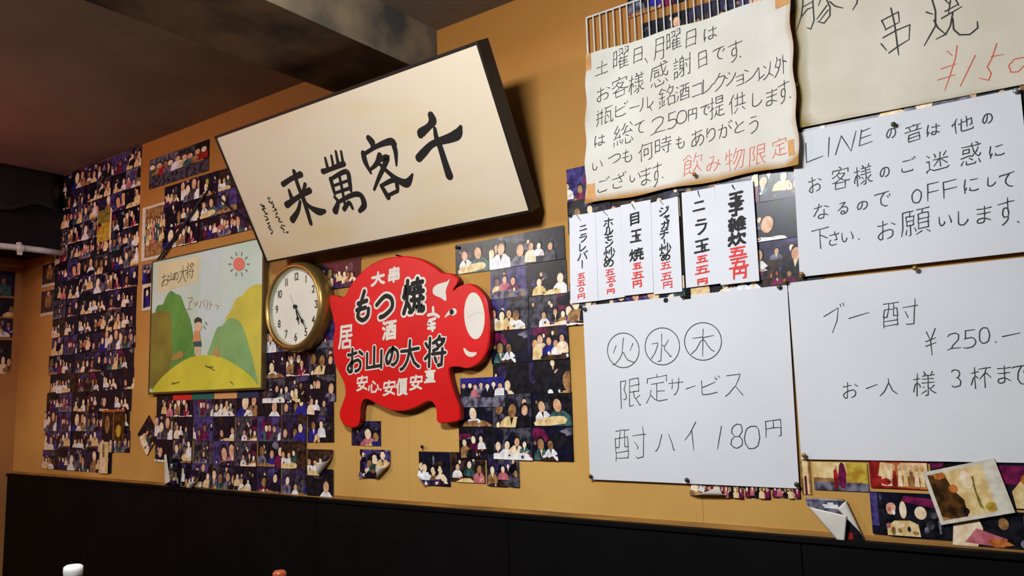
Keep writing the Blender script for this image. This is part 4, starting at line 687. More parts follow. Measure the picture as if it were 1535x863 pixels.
# P1: thanks notice
def curl1(u, v):
    d = 0.0
    if u > -0.66: d += 0.3 * (u + 0.66)**2 * 6
    if v < 1.77: d += (1.77 - v) * .06
    return max(0, d)
S1 = Sheet(0.019, 0.006, 1, curl1)
def e1(a, b): return max(0.0, 1 - (1 - b) * 14) * 1.1 + max(0.0, 1 - a * 20) * .35 + max(0.0, 1 - (1 - a) * 22) * .7
n1 = notice('thanks_notice', S1, [(879, 83), (1186, -12), (1201, 246), (878, 306)], m_old, 'yellowed thank-you notice hung over the wire rack, top centre right', e1, wav=0.003)
c1 = crop(860, 0, 2.783)
L1 = [('土', 118, 282, 50, 52), ('曜', 197, 243, 62, 80), ('日', 268, 229, 34, 58), ('月', 355, 205, 40, 88), ('曜', 417, 168, 58, 76), ('日', 490, 160, 40, 64), ('は', 570, 140, 52, 50),
      ('お', 125, 390, 52, 55), ('客', 195, 360, 66, 78), ('様', 262, 346, 62, 82), ('感', 355, 310, 74, 92), ('謝', 452, 275, 74, 86), ('日', 538, 247, 34, 62), ('で', 606, 225, 50, 48), ('す', 674, 212, 62, 84),
      ('瓶', 130, 483, 70, 66), ('ビ', 200, 456, 50, 52), ('ル', 302, 430, 56, 50), ('銘', 388, 400, 66, 84), ('酒', 455, 386, 56, 62), ('コ', 515, 376, 42, 48), ('レ', 560, 355, 40, 55), ('ク', 606, 342, 50, 66), ('シ', 655, 325, 42, 52), ('ョ', 693, 335, 30, 38), ('ン', 740, 310, 58, 52), ('以', 802, 298, 66, 64), ('外', 865, 277, 56, 78),
      ('は', 110, 585, 40, 44), ('総', 207, 560, 82, 84), ('て', 275, 533, 42, 48), ('2', 352, 522, 62, 66), ('5', 408, 502, 40, 62), ('0', 450, 488, 42, 52), ('円', 495, 477, 34, 44), ('で', 547, 460, 38, 40), ('提', 598, 445, 62, 84), ('供', 682, 430, 70, 78), ('し', 765, 412, 40, 58), ('ま', 827, 405, 46, 62), ('す', 880, 385, 52, 88),
      ('い', 100, 690, 40, 32), ('つ', 170, 662, 50, 32), ('も', 222, 650, 40, 52), ('何', 300, 632, 56, 70), ('時', 372, 605, 66, 66), ('も', 442, 593, 36, 50), ('あ', 515, 575, 52, 66), ('り', 572, 560, 34, 56), ('が', 632, 540, 60, 60), ('と', 692, 527, 38, 48), ('う', 750, 520, 36, 66),
      ('ご', 125, 770, 46, 55), ('ざ', 188, 752, 56, 60), ('い', 255, 738, 42, 30), ('ま', 300, 733, 40, 68), ('す', 345, 725, 40, 98)]
write(n1, S1, c1, 2.783, L1, .0015, m_ink, 'character', each=True, slant=.12, strokes=[[(298, 243), (308, 262)], [(234, 452), (275, 440)], [(318, 448), (326, 462)], [(694, 236), (699, 239)], [(908, 410), (912, 413)], [(368, 738), (372, 741)]])
write(n1, S1, c1, 2.783, [('飲', 495, 682, 80, 86), ('み', 582, 682, 56, 58), ('物', 672, 662, 80, 88), ('限', 768, 645, 66, 80), ('定', 860, 615, 62, 74)], .0013, m_inkred, 'red_character', slant=.12, each=True)
m_tape = mat('masking_tape', (214, 158, 92), .6, .12, 30)
for (xa, ya, xb, yb) in ((1162, -14, 1187, 9), (878, 82, 887, 104), (1182, 212, 1194, 233), (879, 277, 893, 297)):
    a, b = S1.uv((xa, ya)), S1.uv((xb, yb)); q = MB(); q.add([S1.surf(u, v, .0008) for u, v in ((a[0], a[1]), (b[0], a[1]), (b[0], b[1]), (a[0], b[1]))], [(0, 1, 2, 3)]); q.build('tape', m_tape, n1)
# P4: day-of-week notice
S4 = Sheet(0.0085, 0.003, 4)
n4 = notice('discount_notice', S4, [(873.5, 458.5), (1180, 427), (1198, 732), (885, 718)], m_paper, 'white handwritten notice with three circled weekday characters, centre right', None)
c5 = crop(860, 440, 2.697)
circ = [[(cx + rx * math.cos(t), cy + ry * math.sin(t)) for t in [2 * math.pi * k / 32 for k in range(33)]] for cx, cy, rx, ry in ((200, 229, 64, 70), (358, 213, 70, 75), (523, 193, 75, 76))]
write(n4, S4, c5, 2.697, [('火', 200, 232, 86, 104), ('水', 355, 218, 82, 110), ('木', 522, 200, 92, 110), ('限', 230, 402, 80, 112), ('定', 335, 380, 84, 112), ('サ', 412, 375, 58, 66), ('ビ', 555, 372, 74, 66), ('ス', 650, 370, 70, 84),
      ('酎', 232, 606, 125, 124), ('ハ', 370, 602, 80, 66), ('8', 660, 575, 48, 98), ('0', 722, 580, 62, 90), ('円', 808, 545, 62, 66)], .0013, m_inkthin, 'character', each=True, strokes=circ + [[(455, 385), (492, 372)], [(598, 535), (582, 628)], [[(494, 518), (470, 565), (450, 592)], [(478, 555), (486, 634)]]])
# menu strips
m_strip = mat('menu_strip_paper', (226, 228, 234), .7, .03, 6)
cs = crop(840, 240, 3.753)
strips = [('first (leftmost) menu strip from the left, leek and liver in black brush', .014, [(50, 312), (197, 294), (212, 790), (57, 806)], [('〽', 105, 325, 25, 34), ('ニ', 128, 381, 38, 22), ('ラ', 128, 438, 38, 40), ('レ', 126, 488, 34, 38), ('バ', 126, 537, 54, 44)], [[(123, 566), (123, 606)]], [('五', 118, 650, 40, 32), ('五', 118, 690, 46, 34), ('〇', 118, 728, 24, 26), ('円', 118, 766, 36, 32)], .0018),
          ('second menu strip from the left, fried offal in black brush', .0125, [(197, 294), (338, 262), (362, 768), (212, 790)], [('〽', 252, 296, 30, 34), ('ホ', 270, 352, 48, 50), ('ル', 272, 397, 46, 34), ('モ', 272, 434, 40, 36), ('ン', 274, 472, 40, 30), ('炒', 276, 525, 58, 62), ('め', 272, 577, 50, 42)], [], [('五', 278, 630, 52, 36), ('五', 286, 670, 52, 34), ('〇', 285, 703, 18, 16), ('円', 284, 738, 38, 30)], .0019),
          ('third menu strip from the left, fried egg in wide-spaced brush', .0135, [(338, 254), (507, 222), (524, 744), (362, 762)], [('〽', 412, 262, 20, 30), ('目', 418, 330, 44, 60), ('玉', 426, 426, 58, 60), ('焼', 428, 530, 74, 62)], [], [('五', 433, 594, 48, 36), ('五', 436, 646, 64, 40), ('円', 433, 697, 44, 44)], .0024),
          ('fourth menu strip from the left, crowded brush letters, just left of the dark gap', .0125, [(508, 240), (660, 204), (686, 738), (526, 755)], [('〽', 570, 237, 20, 30), ('ジ', 583, 286, 50, 46), ('ャ', 596, 322, 28, 24), ('ガ', 590, 362, 44, 40), ('チ', 584, 415, 46, 44), ('炒', 590, 502, 60, 62), ('め', 592, 546, 46, 32)], [[(584, 446), (586, 468)]], [('五', 593, 592, 58, 42), ('五', 598, 652, 62, 44), ('円', 604, 702, 46, 42)], .0019),
          ('fifth menu strip, wide one with leek egg, just right of the dark gap', .014, [(682, 184), (868, 151), (904, 692), (708, 718)], [('〽', 780, 190, 12, 34), ('ニ', 780, 258, 62, 42), ('ラ', 792, 375, 56, 78), ('玉', 797, 482, 80, 62)], [], [('五', 797, 556, 60, 40), ('五', 798, 616, 78, 46), ('円', 800, 682, 50, 36)], .0026),
          ('sixth (rightmost) menu strip, egg rice soup in heavy black and red brush', .0155, [(868, 142), (1082, 112), (1119, 678), (902, 702)], [('〽', 975, 153, 14, 24), ('玉', 988, 212, 78, 52), ('子', 988, 280, 70, 54), ('雑', 994, 358, 88, 70), ('炊', 994, 442, 92, 64)], [], [('五', 997, 514, 92, 54), ('五', 1004, 576, 104, 62), ('円', 1010, 636, 66, 70)], .0033)]
for k, (lab, base, quad, bl, sts, rd, r_) in enumerate(strips):
    sh = Sheet(base, .0008, 40 + k); rt = notice('menu_strip', sh, [cs(*p) for p in quad], m_strip, lab, None, n=10, group='menu strips', category='menu strip')
    write(rt, sh, cs, 3.753, [c for c in bl if c[0] != '〽'], r_ * 1.25, m_brush, 'character', strokes=sts, slant=.08, taper=.2, seed=k, each=True)
    c = bl[0]; write(rt, sh, cs, 3.753, [], r_ * .6, m_brush, 'opening_mark', strokes=[[(c[1] - c[3] / 2, c[2] - c[4] / 2), (c[1] - 2, c[2]), (c[1] + c[3] / 2, c[2] + c[4] / 2)]])
    rd = [(c_, x_, y_, w_, h_ * .8) for c_, x_, y_, w_, h_ in rd]
    write(rt, sh, cs, 3.753, rd, r_ * 1.0, m_redbrush, 'red_character', slant=.08, taper=.2, seed=k + 9, each=True)
# black card behind the strips' gap
q = MB(); a, b = W((1018, 292), -.011), W((1029, 445), -.011); q.box((a.x, -.0118, b.z - .005), (b.x + .012, -.011, a.z + .01)); q.build('backing_card', m_black, label='narrow black card showing in the gap between the fourth and fifth menu strips', category='card')
for k, (p, base, col, nm, where) in enumerate([((877.4, 463), .011, (70, 90, 60), 'green', 'upper left corner of the weekday notice'), ((1024, 444), .012, (60, 56, 44), 'dark', 'top middle of the weekday notice'), ((886.7, 713.6), .011, (50, 48, 40), 'dark', 'lower left corner of the weekday notice'),
        ((1030.6, 718.8), .011, (60, 58, 50), 'dark', 'bottom middle of the weekday notice'), ((1195, 725.5), .011, (70, 70, 56), 'dark', 'lower right corner of the weekday notice'), ((1169, 430), .011, (66, 84, 56), 'green', 'upper right corner of the weekday notice'),
        ((1177.5, 421), .016, (150, 110, 50), 'brass', 'edge between the weekday and price notices'), ((855.5, 322.6), .016, (20, 20, 20), 'black', 'upper left corner of the first menu strip'), ((1202, 411), .018, (150, 112, 60), 'brass', 'lower left corner of the message-sound notice'),
        ((1372, 402), .018, (128, 108, 60), 'brass', 'bottom middle of the message-sound notice'), ((1340, 187), .017, (120, 138, 110), 'green', 'top middle of the message-sound notice'), ((1523, 137), .017, (168, 178, 176), 'steel', 'upper right corner of the message-sound notice'),
        ((1206, 682), .011, (130, 96, 50), 'brass', 'lower left corner of the price notice'), ((1042, 262), .027, (110, 80, 40), 'brass', 'lower edge of the thank-you notice'), ((686, 371), .006, (14, 14, 16), 'black', 'top left snapshot beside the pig sign'), ((634, 669), .006, (30, 20, 16), 'black', 'top of the low row of three snapshots'), ((1193, 128), .022, (110, 80, 40), 'brass', 'right edge of the thank-you notice')]):
    pin(p, base, col, nm, '%s pushpin at the %s' % (nm, where))

# wire rack
rack = link('wire_rack', None, loc=(0, 0, 0), label='white wire grid rack behind the top of the thank-you notice', category='rack')
yr = -.012; m_wire = mat('white_wire', (226, 226, 220), .4, .06, 20)
x0 = W((879.7, 40), yr).x; ztop = W((879.7, 26), yr).z; dx = (W((1130, 0), yr).x - x0) / 22.3
for k in range(27):
    q = MB(); x_ = x0 + dx * k; q.tube([(x_, yr, ztop), (x_, yr, 1.93)], .0021 if k else .003, 6); q.build('wire', m_wire, rack)
for z_ in (ztop, 2.1, 1.93):
    q = MB(); q.tube([(x0, yr + .003, z_), (x0 + dx * 26, yr + .003, z_)], .003, 6); q.build('cross_wire', m_wire, rack)
for xx in (x0 + dx * 2, x0 + dx * 24):
    q = MB(); q.tube([(xx, yr + .003, ztop), (xx, -.001, ztop)], .0025, 6); q.build('wall_hook', m_wire, rack)

# ---------------------------------------------------------------- calligraphy board
YB = -0.09
BL, BR = W((401, 392), YB), W((793, 313), YB)
TLp, TRp = hit((330, 208), 0, BL.x), hit((710, 63), 0, BR.x)
up = ((TLp - BL) + (TRp - BR)) / 2; BH = up.length; up.normalize(); BWd = BR.x - BL.x
nrm = Vector((1, 0, 0)).cross(up).normalized()      # faces the room
if nrm.y > 0: nrm = -nrm
org = Vector((BL.x, YB, (BL.z + BR.z) / 2))
def bsurf(u, v, off): return tuple(org + Vector((1, 0, 0)) * u + up * v + nrm * off)
def buv(p):
    r_ = ray(p); t = (org - O).dot(nrm) / r_.dot(nrm); q = O + r_ * t - org; return (q.x, q.dot(up))
m_frame = mat('board_frame_black', (24, 18, 13), .5, .3, 12)
board = link('calligraphy_board', None, label='large cream wooden board with four black brush characters, leaning out from the wall', category='sign board')
TH = .055
def bbox(mb, u0, v0, u1, v1, o0, o1): mb.add([bsurf(u, v, o_) for u in (u0, u1) for v in (v0, v1) for o_ in (o0, o1)], [(0, 1, 3, 2), (4, 6, 7, 5), (0, 4, 5, 1), (2, 3, 7, 6), (0, 2, 6, 4), (1, 5, 7, 3)])
q = MB(); bbox(q, 0, 0, BWd, BH, -.012, 0); q.build('face_panel', mat('board_cream', (226, 210, 184), .5, rgb2=(222, 200, 154), scale=1.6, detail=5, contrast=(.45, .7), stretch=(1, 3, 3), coat=.15), board)
fw = .008
for nm, a in (('frame_rail', (-fw, -fw, BWd + fw, 0)), ('frame_rail', (-fw, BH, BWd + fw, BH + fw)), ('frame_stile', (-fw, 0, 0, BH)), ('frame_stile', (BWd, 0, BWd + fw, BH))):
    q = MB(); bbox(q, *a, -TH, .004); q.build(nm, m_frame, board)
q = MB(); bbox(q, 0, 0, BWd, BH, -TH + .004, -.013); q.build('back_panel', m_frame, board)
q = MB(); q.add([], []); 
cb = crop(320, 40, 2.398)
CAL = {'qian': [[(782, 318, 9), (788, 338, 11), (775, 358, 8), (748, 380, 11), (744, 388, 9)], [(738, 472, 10), (758, 450, 10), (790, 420, 8), (850, 400, 11), (878, 385, 12), (889, 360, 5)], [(796, 366, 5), (802, 400, 7), (816, 435, 8), (830, 480, 9), (848, 535, 11)]],
       'ke': [[(558, 400, 8), (570, 415, 10), (573, 432, 6)], [(539, 455, 8), (546, 485, 8), (566, 525, 4)], [(546, 455, 5), (590, 428, 6), (636, 412, 9), (650, 420, 8)], [(645, 415, 8), (655, 450, 7), (658, 498, 3)], [(598, 462, 8), (588, 490, 7), (566, 512, 4)], [(600, 478, 6), (624, 470, 8), (612, 505, 7), (596, 540, 6), (578, 585, 4)], [(596, 492, 5), (625, 520, 6), (660, 548, 8), (695, 562, 11), (716, 530, 3)], [(604, 572, 6), (628, 612, 8)], [(606, 570, 5), (652, 550, 7), (662, 582, 6)], [(628, 606, 5), (662, 590, 5)]],
       'wan': [[(394, 520, 8), (420, 512, 6), (468, 492, 8)], [(402, 472, 4), (412, 512, 6)], [(424, 464, 4), (432, 506, 5)], [(440, 448, 4), (449, 494, 6)], [(459, 448, 4), (466, 488, 5)], [(422, 548, 7), (436, 600, 5)], [(424, 546, 5), (478, 520, 7), (490, 560, 7), (494, 588, 5)], [(430, 572, 4), (486, 552, 4)], [(436, 598, 4), (490, 580, 5)], [(452, 532, 5), (464, 590, 5), (474, 650, 4)], [(438, 662, 10), (448, 630, 6), (436, 612, 5)], [(446, 632, 5), (500, 604, 7), (530, 606, 8), (542, 640, 9), (526, 662, 6)], [(470, 655, 7), (488, 632, 6), (500, 652, 5)]],
       'lai': [[(250, 566, 8), (280, 546, 7), (314, 530, 9)], [(290, 520, 7), (304, 570, 7), (326, 625, 8), (350, 706, 7)], [(272, 588, 5), (280, 612, 8)], [(330, 566, 6), (322, 594, 5)], [(264, 640, 10), (300, 615, 7), (346, 588, 9)], [(312, 628, 5), (304, 662, 7), (284, 694, 10)], [(322, 622, 5), (348, 648, 7), (378, 664, 11), (400, 662, 6)]]}
for k_, v_ in CAL.items():
    q = MB()
    for st in v_:
        pts = [buv(cb(x, y)) + (r_ / 2.398 / 700 * 2.35,) for x, y, r_ in st]
        stroke(q, smooth_open(pts), .004, bsurf, .0006)
    q.build('brush_character', m_brush, board)
q = MB(); rg = random.Random(4)
for (xa, ya, xb, yb, n_) in ((200, 618, 264, 748, 12), (172, 640, 214, 748, 10)):
    for k in range(n_):
        x_, y_ = xa + (xb - xa) * k / n_, ya + (yb - ya) * k / n_
        for j in range(3):
            a_ = (x_ + rg.uniform(-5, 5), y_ + rg.uniform(-4, 4)); b_ = (a_[0] + rg.uniform(-6, 7), a_[1] + rg.uniform(-5, 6)); stroke(q, [buv(cb(*a_)), buv(cb(*b_))], .0024, bsurf, .0006)
q.build('signature', m_brush, board, kind='stuff')
# two cords holding the top of the board back to the wall, and the lower lugs
for u_ in (.25, BWd - .25):
    q = MB(); P0 = Vector(bsurf(u_, BH - .03, -TH)); q.tube([P0, Vector((P0.x, -.002, P0.z + .04))], .002, 6); q.build('hanging_wire', m_frame, board)
    q = MB(); P1 = Vector(bsurf(u_, .02, -TH)); q.box((u_ + org.x - .02, P1.y - .004, P1.z - .02), (u_ + org.x + .02, -.0005, P1.z + .0)); q.build('wall_bracket', m_frame, board)

# ---------------------------------------------------------------- pig sign
cp = crop(480, 370, 3.082); YP = -.038
puv = lambda p: (lambda q_: (q_.x, q_.z))(W(p, YP))
psurf = lambda u, v, off: (u, YP - off, v)
OUT = [(345, 45), (400, 42), (460, 55), (520, 87), (562, 118), (602, 122), (632, 142), (634, 165), (618, 188), (616, 204), (640, 182), (685, 168), (720, 185), (750, 215), (768, 250), (776, 300), (782, 380), (776, 460), (756, 510), (725, 543), (682, 560), (640, 552), (604, 556), (594, 572), (600, 612), (620, 680), (642, 740), (645, 780), (640, 802), (600, 812), (545, 812), (540, 770), (534, 738), (516, 715), (488, 716), (440, 742), (380, 758), (320, 752), (270, 730), (222, 706), (196, 708), (184, 745), (182, 790), (172, 826), (140, 836), (104, 818), (86, 775), (100, 725), (114, 680), (108, 630), (90, 590), (66, 540), (56, 480), (58, 420), (64, 370), (52, 310), (40, 262), (36, 230), (60, 222), (100, 232), (118, 215), (130, 190), (160, 148), (200, 105), (250, 72), (300, 52)]
pig = link('pig_sign', None, label='red pig-shaped wooden sign with black and white lettering, centre of the wall', category='sign')
opoly = smooth_poly([puv(cp(*p)) for p in OUT], 3)
m_red = mat('pig_red', (222, 8, 12), .42, rgb2=(208, 6, 10), scale=4, spec=.4)
m_dred = mat('pig_edge', (120, 14, 12), .5, .2, 10)
cxp = sum(p[0] for p in opoly) / len(opoly); czp = sum(p[1] for p in opoly) / len(opoly)
n_ = len(opoly); bmv = [(u, YP + .024, v) for u, v in opoly] + [(u, YP + .004, v) for u, v in opoly] + [(cxp + (u - cxp) * .987, YP, czp + (v - czp) * .987) for u, v in opoly]
bmf = [tuple(range(n_ - 1, -1, -1))] + [(i, (i + 1) % n_, n_ + (i + 1) % n_, n_ + i) for i in range(n_)] + [(n_ + i, n_ + (i + 1) % n_, 2 * n_ + (i + 1) % n_, 2 * n_ + i) for i in range(n_)] + [tuple(range(2 * n_, 3 * n_))]
link('body_panel', mesh('body_panel', bmv, bmf, [m_red, m_dred], [0] + [1] * n_ + [0] * n_ + [0]), pig)
m_pw = mat('pig_white', (232, 226, 212), .5, .05, 10)
def padd(name, polys, m, off):
    q = MB()
    for pl in polys: flat_poly(q, [puv(cp(*p)) for p in pl], psurf, off)
    return q.build(name, m, pig)
padd('ear', [smooth_poly([(600, 148), (585, 160), (540, 174), (521, 195), (526, 220), (560, 236), (576, 249), (584, 240), (581, 200)], 3)], m_pw, .0006)
padd('snout', [ell(713, 318, 47, 108, 32, -.06)], m_pw, .0006)
padd('mouth', [smooth_poly([(663, 465), (690, 485), (723, 487), (712, 504), (690, 507), (670, 492)], 3)], m_pw, .0006)
padd('eye', [smooth_poly([(574, 327), (598, 292), (624, 284), (631, 303), (615, 317), (600, 312)], 3)], m_pw, .0006)
padd('pupil', [ell(608, 300, 10, 13)], m_brush, .001)
q = MB(); stroke(q, [puv(cp(681, 330)), puv(cp(720, 300)), puv(cp(756, 310))], .0006, psurf, .0009); q.build('snout_line', mat('pencil', (180, 172, 160), .6), pig)
class PS:
    uv = staticmethod(puv); surf = staticmethod(psurf)
def pig_text(chars, rb, rw, name, strokes=()):
    strokes = [[smooth_open(st) for st in g_] for g_ in strokes]
    if rw: write(pig, PS, cp, 3.082, chars, rw, m_pw, name + '_outline', strokes=strokes, slant=.05, jit=0, taper=0, seed=5, off=.0006, each=True)
    if rb: write(pig, PS, cp, 3.082, chars, rb, m_brush if rw else m_pw, name, strokes=strokes, slant=.05, jit=0, taper=0, seed=5, off=.0010, each=True)
pig_text([('焼', 432, 226, 92, 150)], .0086, .0165, 'large_character', strokes=[[[(205, 205), (192, 250), (178, 300), (176, 325), (198, 338), (220, 318), (224, 285)], [(176, 262), (216, 248)], [(170, 292), (210, 280)]], [[(262, 268), (300, 228), (330, 240), (332, 280), (300, 315), (278, 325)]]])
pig_text([('お', 162, 522, 66, 104), ('山', 250, 512, 66, 100), ('の', 333, 508, 54, 74), ('大', 415, 495, 84, 126), ('将', 532, 482, 92, 134)], .0062, .0108, 'shop_name_character')
pig_text([('大', 268, 145, 56, 52), ('串', 342, 128, 44, 62), ('酒', 320, 385, 58, 78), ('居', 118, 415, 56, 96)], .0054, 0, 'white_character', strokes=[[[(522, 280), (524, 310)], [(500, 315), (528, 310), (548, 322)], [(505, 340), (532, 330)], [(516, 338), (500, 356), (530, 354)], [(500, 376), (530, 372)], [(516, 352), (520, 386)]]])
pig_text([('安', 195, 628, 46, 62), ('心', 248, 645, 46, 48), ('安', 320, 650, 52, 62), ('價', 378, 645, 48, 72), ('安', 444, 625, 54, 62), ('直', 508, 596, 46, 54)], .0037, 0, 'slogan_character', strokes=[[[(279, 658), (281, 660)]]])
q = MB()
for p in ((345, 60), (600, 150)):
    a_ = puv(cp(*p)); q.tube([(a_[0], YP + .026, a_[1]), (a_[0], -.0, a_[1])], .008, 8)
q.build('spacer', m_dred, pig)
q = MB(); a_ = puv(cp(342, 38)); q.tube([(a_[0], -.0, a_[1]), (a_[0], -.03, a_[1] + .002)], .003, 8); q.build('nail', m_frame, pig)

# ---------------------------------------------------------------- wall clock
YC = -.07
ck0, ck1, ckl = W((443, 391), YC), W((443, 527), YC), W((442, 459), YC)
rO = (ck0.z - ck1.z) / 2; cc = Vector(((W((397, 459), YC).x + W((483, 459), YC).x) / 2, YC, (ck0.z + ck1.z) / 2))
clock = link('wall_clock', None, loc=(cc.x, 0, cc.z), label='round wall clock with a deep golden rim reading about 5:24', category='clock')
cT = lambda v: (v[0], -v[2], v[1])
m_gold = mat('clock_gold', (178, 150, 84), .32, rgb2=(140, 112, 54), scale=5, metal=.75)
q = MB(); q.lathe([(rO * .88, .0), (rO * .97, .006), (rO * 1.0, .03), (rO * 1.0, .045), (rO * .985, .06), (rO * .95, .072), (rO * .90, .077), (rO * .86, .074), (rO * .845, .066)], cT, 64); q.build('rim', m_gold, clock, smooth=True)
q = MB(); q.lathe([(rO * .845, .066), (rO * .83, .058), (rO * .82, .052)], cT, 64); q.build('inner_ring', mat('clock_silver', (196, 190, 170), .3, metal=.6), clock, smooth=True)
q = MB(); q.lathe([(.0001, .053), (rO * .835, .053)], cT, 64); q.build('dial', mat('clock_dial', (228, 230, 214), .5, .03, 5), clock)
q = MB(); q.lathe([(rO * .88, .0), (.0001, .0)], cT, 64); q.build('back_cover', m_frame, clock)
csurf = lambda u, v, off: (u, -.0535 - off, v)
NR = rO * .67; hgt = rO * .15
for n in range(1, 13):
    a_ = math.radians(90 - 30 * n); cx_, cy_ = NR * math.cos(a_), NR * math.sin(a_); s_ = str(n); q = MB()
    for k, ch in enumerate(s_):
        g, gw, gh = glyph(ch); sc = hgt / gh; ox = cx_ + (k - (len(s_) - 1) / 2) * hgt * (.5 if n != 11 else .42)
        for st in g: stroke(q, [(ox + x * sc * .85, cy_ + y * sc) for x, y in st], .0028, csurf, 0)
    q.build('numeral', mat('clock_numeral', (56, 58, 52), .5), clock)
q = MB()
for n in range(60):
    a_ = math.radians(6 * n); stroke(q, [(rO * .785 * math.cos(a_), rO * .785 * math.sin(a_)), (rO * .80 * math.cos(a_), rO * .80 * math.sin(a_))], .0007 if n % 5 else .0016, csurf, 0)
q.build('minute_marks', mat('clock_numeral', (56, 58, 52), .5), clock, kind='stuff')
def hand(name, deg, L, wd, m, off, back=.0, spade=True):
    a_ = math.radians(90 - deg); e = Vector((math.cos(a_), math.sin(a_))); nn = Vector((-e.y, e.x)); pts = [(-back, .4), (0, .5), (.5, .5), (.56, .5), (.66, 1.6), (.76, .5), (1, .2)] if spade else [(-back, 1), (1, .5)]
    pl = [tuple(e * (t * L) + nn * (w_ * wd)) for t, w_ in pts] + [tuple(e * (t * L) - nn * (w_ * wd)) for t, w_ in reversed(pts)]
    q = MB(); extrude_poly(q, pl, lambda u, v, o_: (u, -.0535 - off - o_, v), .001); q.build(name, m, clock)
hand('hour_hand', 163, rO * .42, .006, m_brush, .003, .1); hand('minute_hand', 144, rO * .62, .005, m_brush, .005, .1); hand('second_hand', 331, rO * .33, .001, mat('clock_second', (150, 150, 140), .4), .007, .3, False)
q = MB(); q.lathe([(.008, .053), (.008, .063), (.0001, .064)], cT, 16); q.build('hub', m_brush, clock)

# ---------------------------------------------------------------- mountain picture
cd = crop(210, 350, 3.452); YM = -.024
muv = lambda p: (lambda q_: (q_.x, q_.z))(W(p, YM)); msurf = lambda u, v, off: (u, YM - off, v)
pic = link('picture', None, label='framed childlike painting of green and yellow mountains with a coral sun', category='picture')
ma, mb_ = muv(cd(62, 150)), muv(cd(626, 795)); mz0 = (muv(cd(55, 820))[1] + muv(cd(625, 797))[1]) / 2; mz1 = (muv(cd(65, 150))[1] + muv(cd(608, 30))[1]) / 2; mx0 = muv(cd(58, 500))[0]; mx1 = muv(cd(632, 400))[0]
q = MB(); q.box((mx0, YM, mz0), (mx1, YM + .012, mz1)); q.build('painted_sheet', mat('sky_green', (192, 220, 202), .5, rgb2=(208, 228, 222), scale=3, coat=.2), pic)
m_fr = mat('picture_frame', (96, 76, 40), .5, .2, 10)
for nm, a in (('frame_rail', (mx0 - .008, mz0 - .009, mx1 + .01, mz0)), ('frame_rail', (mx0 - .008, mz1, mx1 + .01, mz1 + .006)), ('frame_stile', (mx0 - .008, mz0, mx0, mz1)), ('frame_stile', (mx1, mz0, mx1 + .01, mz1))):
    q = MB(); q.box((a[0], YM - .003, a[1]), (a[2], YM + .018, a[3])); q.build(nm, m_fr, pic)
q = MB(); q.box((mx0, YM + .013, mz0), (mx1, YM + .017, mz1)); q.build('back_board', m_frame, pic)
lay = [0]
def clipq(P):
    out = []
    for u, v in P: out.append((min(max(u, mx0), mx1), min(max(v, mz0), mz1)))
    return out
def paint(name, pts, rgb, rgb2=None, sm=True, scale=9):
    lay[0] += 1; pl = [muv(cd(*p)) for p in pts]; pl = smooth_poly(pl, 3) if sm else pl; q = MB(); flat_poly(q, clipq(pl), msurf, .0003 + .00018 * lay[0])
    return q.build(name, mat('paint_%s_%d' % (name, lay[0]), rgb, .55, rgb2=rgb2, scale=scale, coat=.2) , pic)
paint('sky_wash', [(300, 120), (420, 80), (400, 300), (470, 380), (420, 470), (340, 560), (300, 420), (320, 300)], (206, 224, 228), (196, 220, 212))
paint('title_patch', [(92, 155), (312, 118), (300, 250), (94, 305)], (226, 220, 174), (212, 212, 170), False)
paint('yellow_mountain', [(440, 460), (470, 400), (496, 338), (530, 320), (558, 285), (600, 264), (640, 275), (650, 400), (650, 820), (560, 820), (520, 600)], (216, 206, 74), (196, 190, 76))
paint('green_mountain', [(60, 460), (76, 412), (92, 372), (118, 366), (136, 325), (160, 296), (186, 312), (210, 322), (232, 380), (262, 450), (280, 560), (285, 660), (200, 760), (50, 800)], (104, 166, 74), (84, 144, 64))
paint('olive_slope', [(50, 450), (80, 410), (130, 398), (158, 420), (166, 520), (166, 640), (140, 720), (50, 790)], (140, 138, 54), (118, 108, 46))
paint('teal_mountain', [(350, 640), (372, 560), (400, 488), (425, 478), (450, 448), (478, 436), (512, 452), (540, 500), (570, 600), (592, 690), (605, 790), (500, 790), (400, 690)], (142, 188, 118), (122, 170, 104))
paint('yellow_hill', [(62, 815), (95, 765), (160, 702), (250, 645), (330, 628), (420, 640), (500, 682), (570, 735), (610, 785), (630, 830), (330, 830), (60, 830)], (222, 216, 66), (204, 200, 58))
paint('sun', ell(513, 158, 30, 35), (228, 128, 104), None, False)
for k in range(10):
    q = MB(); a_ = 2 * math.pi * k / 10; stroke(q, [muv(cd(513 + 42 * math.cos(a_), 158 + 48 * math.sin(a_))), muv(cd(513 + 52 * math.cos(a_), 158 + 62 * math.sin(a_)))], .0028, msurf, .0016)
    q.build('sun_ray', mat('ray_grey', (96, 112, 90), .6), pic)
write(pic, type('Q', (), dict(uv=staticmethod(muv), surf=staticmethod(msurf))), cd, 3.452, [('お', 132, 238, 36, 60), ('山', 162, 222, 32, 42), ('の', 186, 222, 26, 36), ('大', 222, 208, 44, 84), ('将', 260, 190, 38, 80)], .0018, mat('title_ink', (50, 50, 26), .6), 'title_character', each=True, slant=.03, off=.0018)
write(pic, type('Q', (), dict(uv=staticmethod(muv), surf=staticmethod(msurf))), cd, 3.452, [('ヱ', 258, 362, 26, 58), ('ッ', 290, 362, 20, 22), ('ハ', 322, 364, 28, 30)], .0018, mat('orange_ink', (184, 120, 64), .6), 'orange_character', each=True, slant=.03, off=.0018,
      strokes=[[(336, 340), (340, 348)], [(352, 345), (350, 375), (342, 388)], [(366, 350), (362, 392)], [(368, 365), (378, 372)], [(392, 370), (408, 376), (398, 392)]])
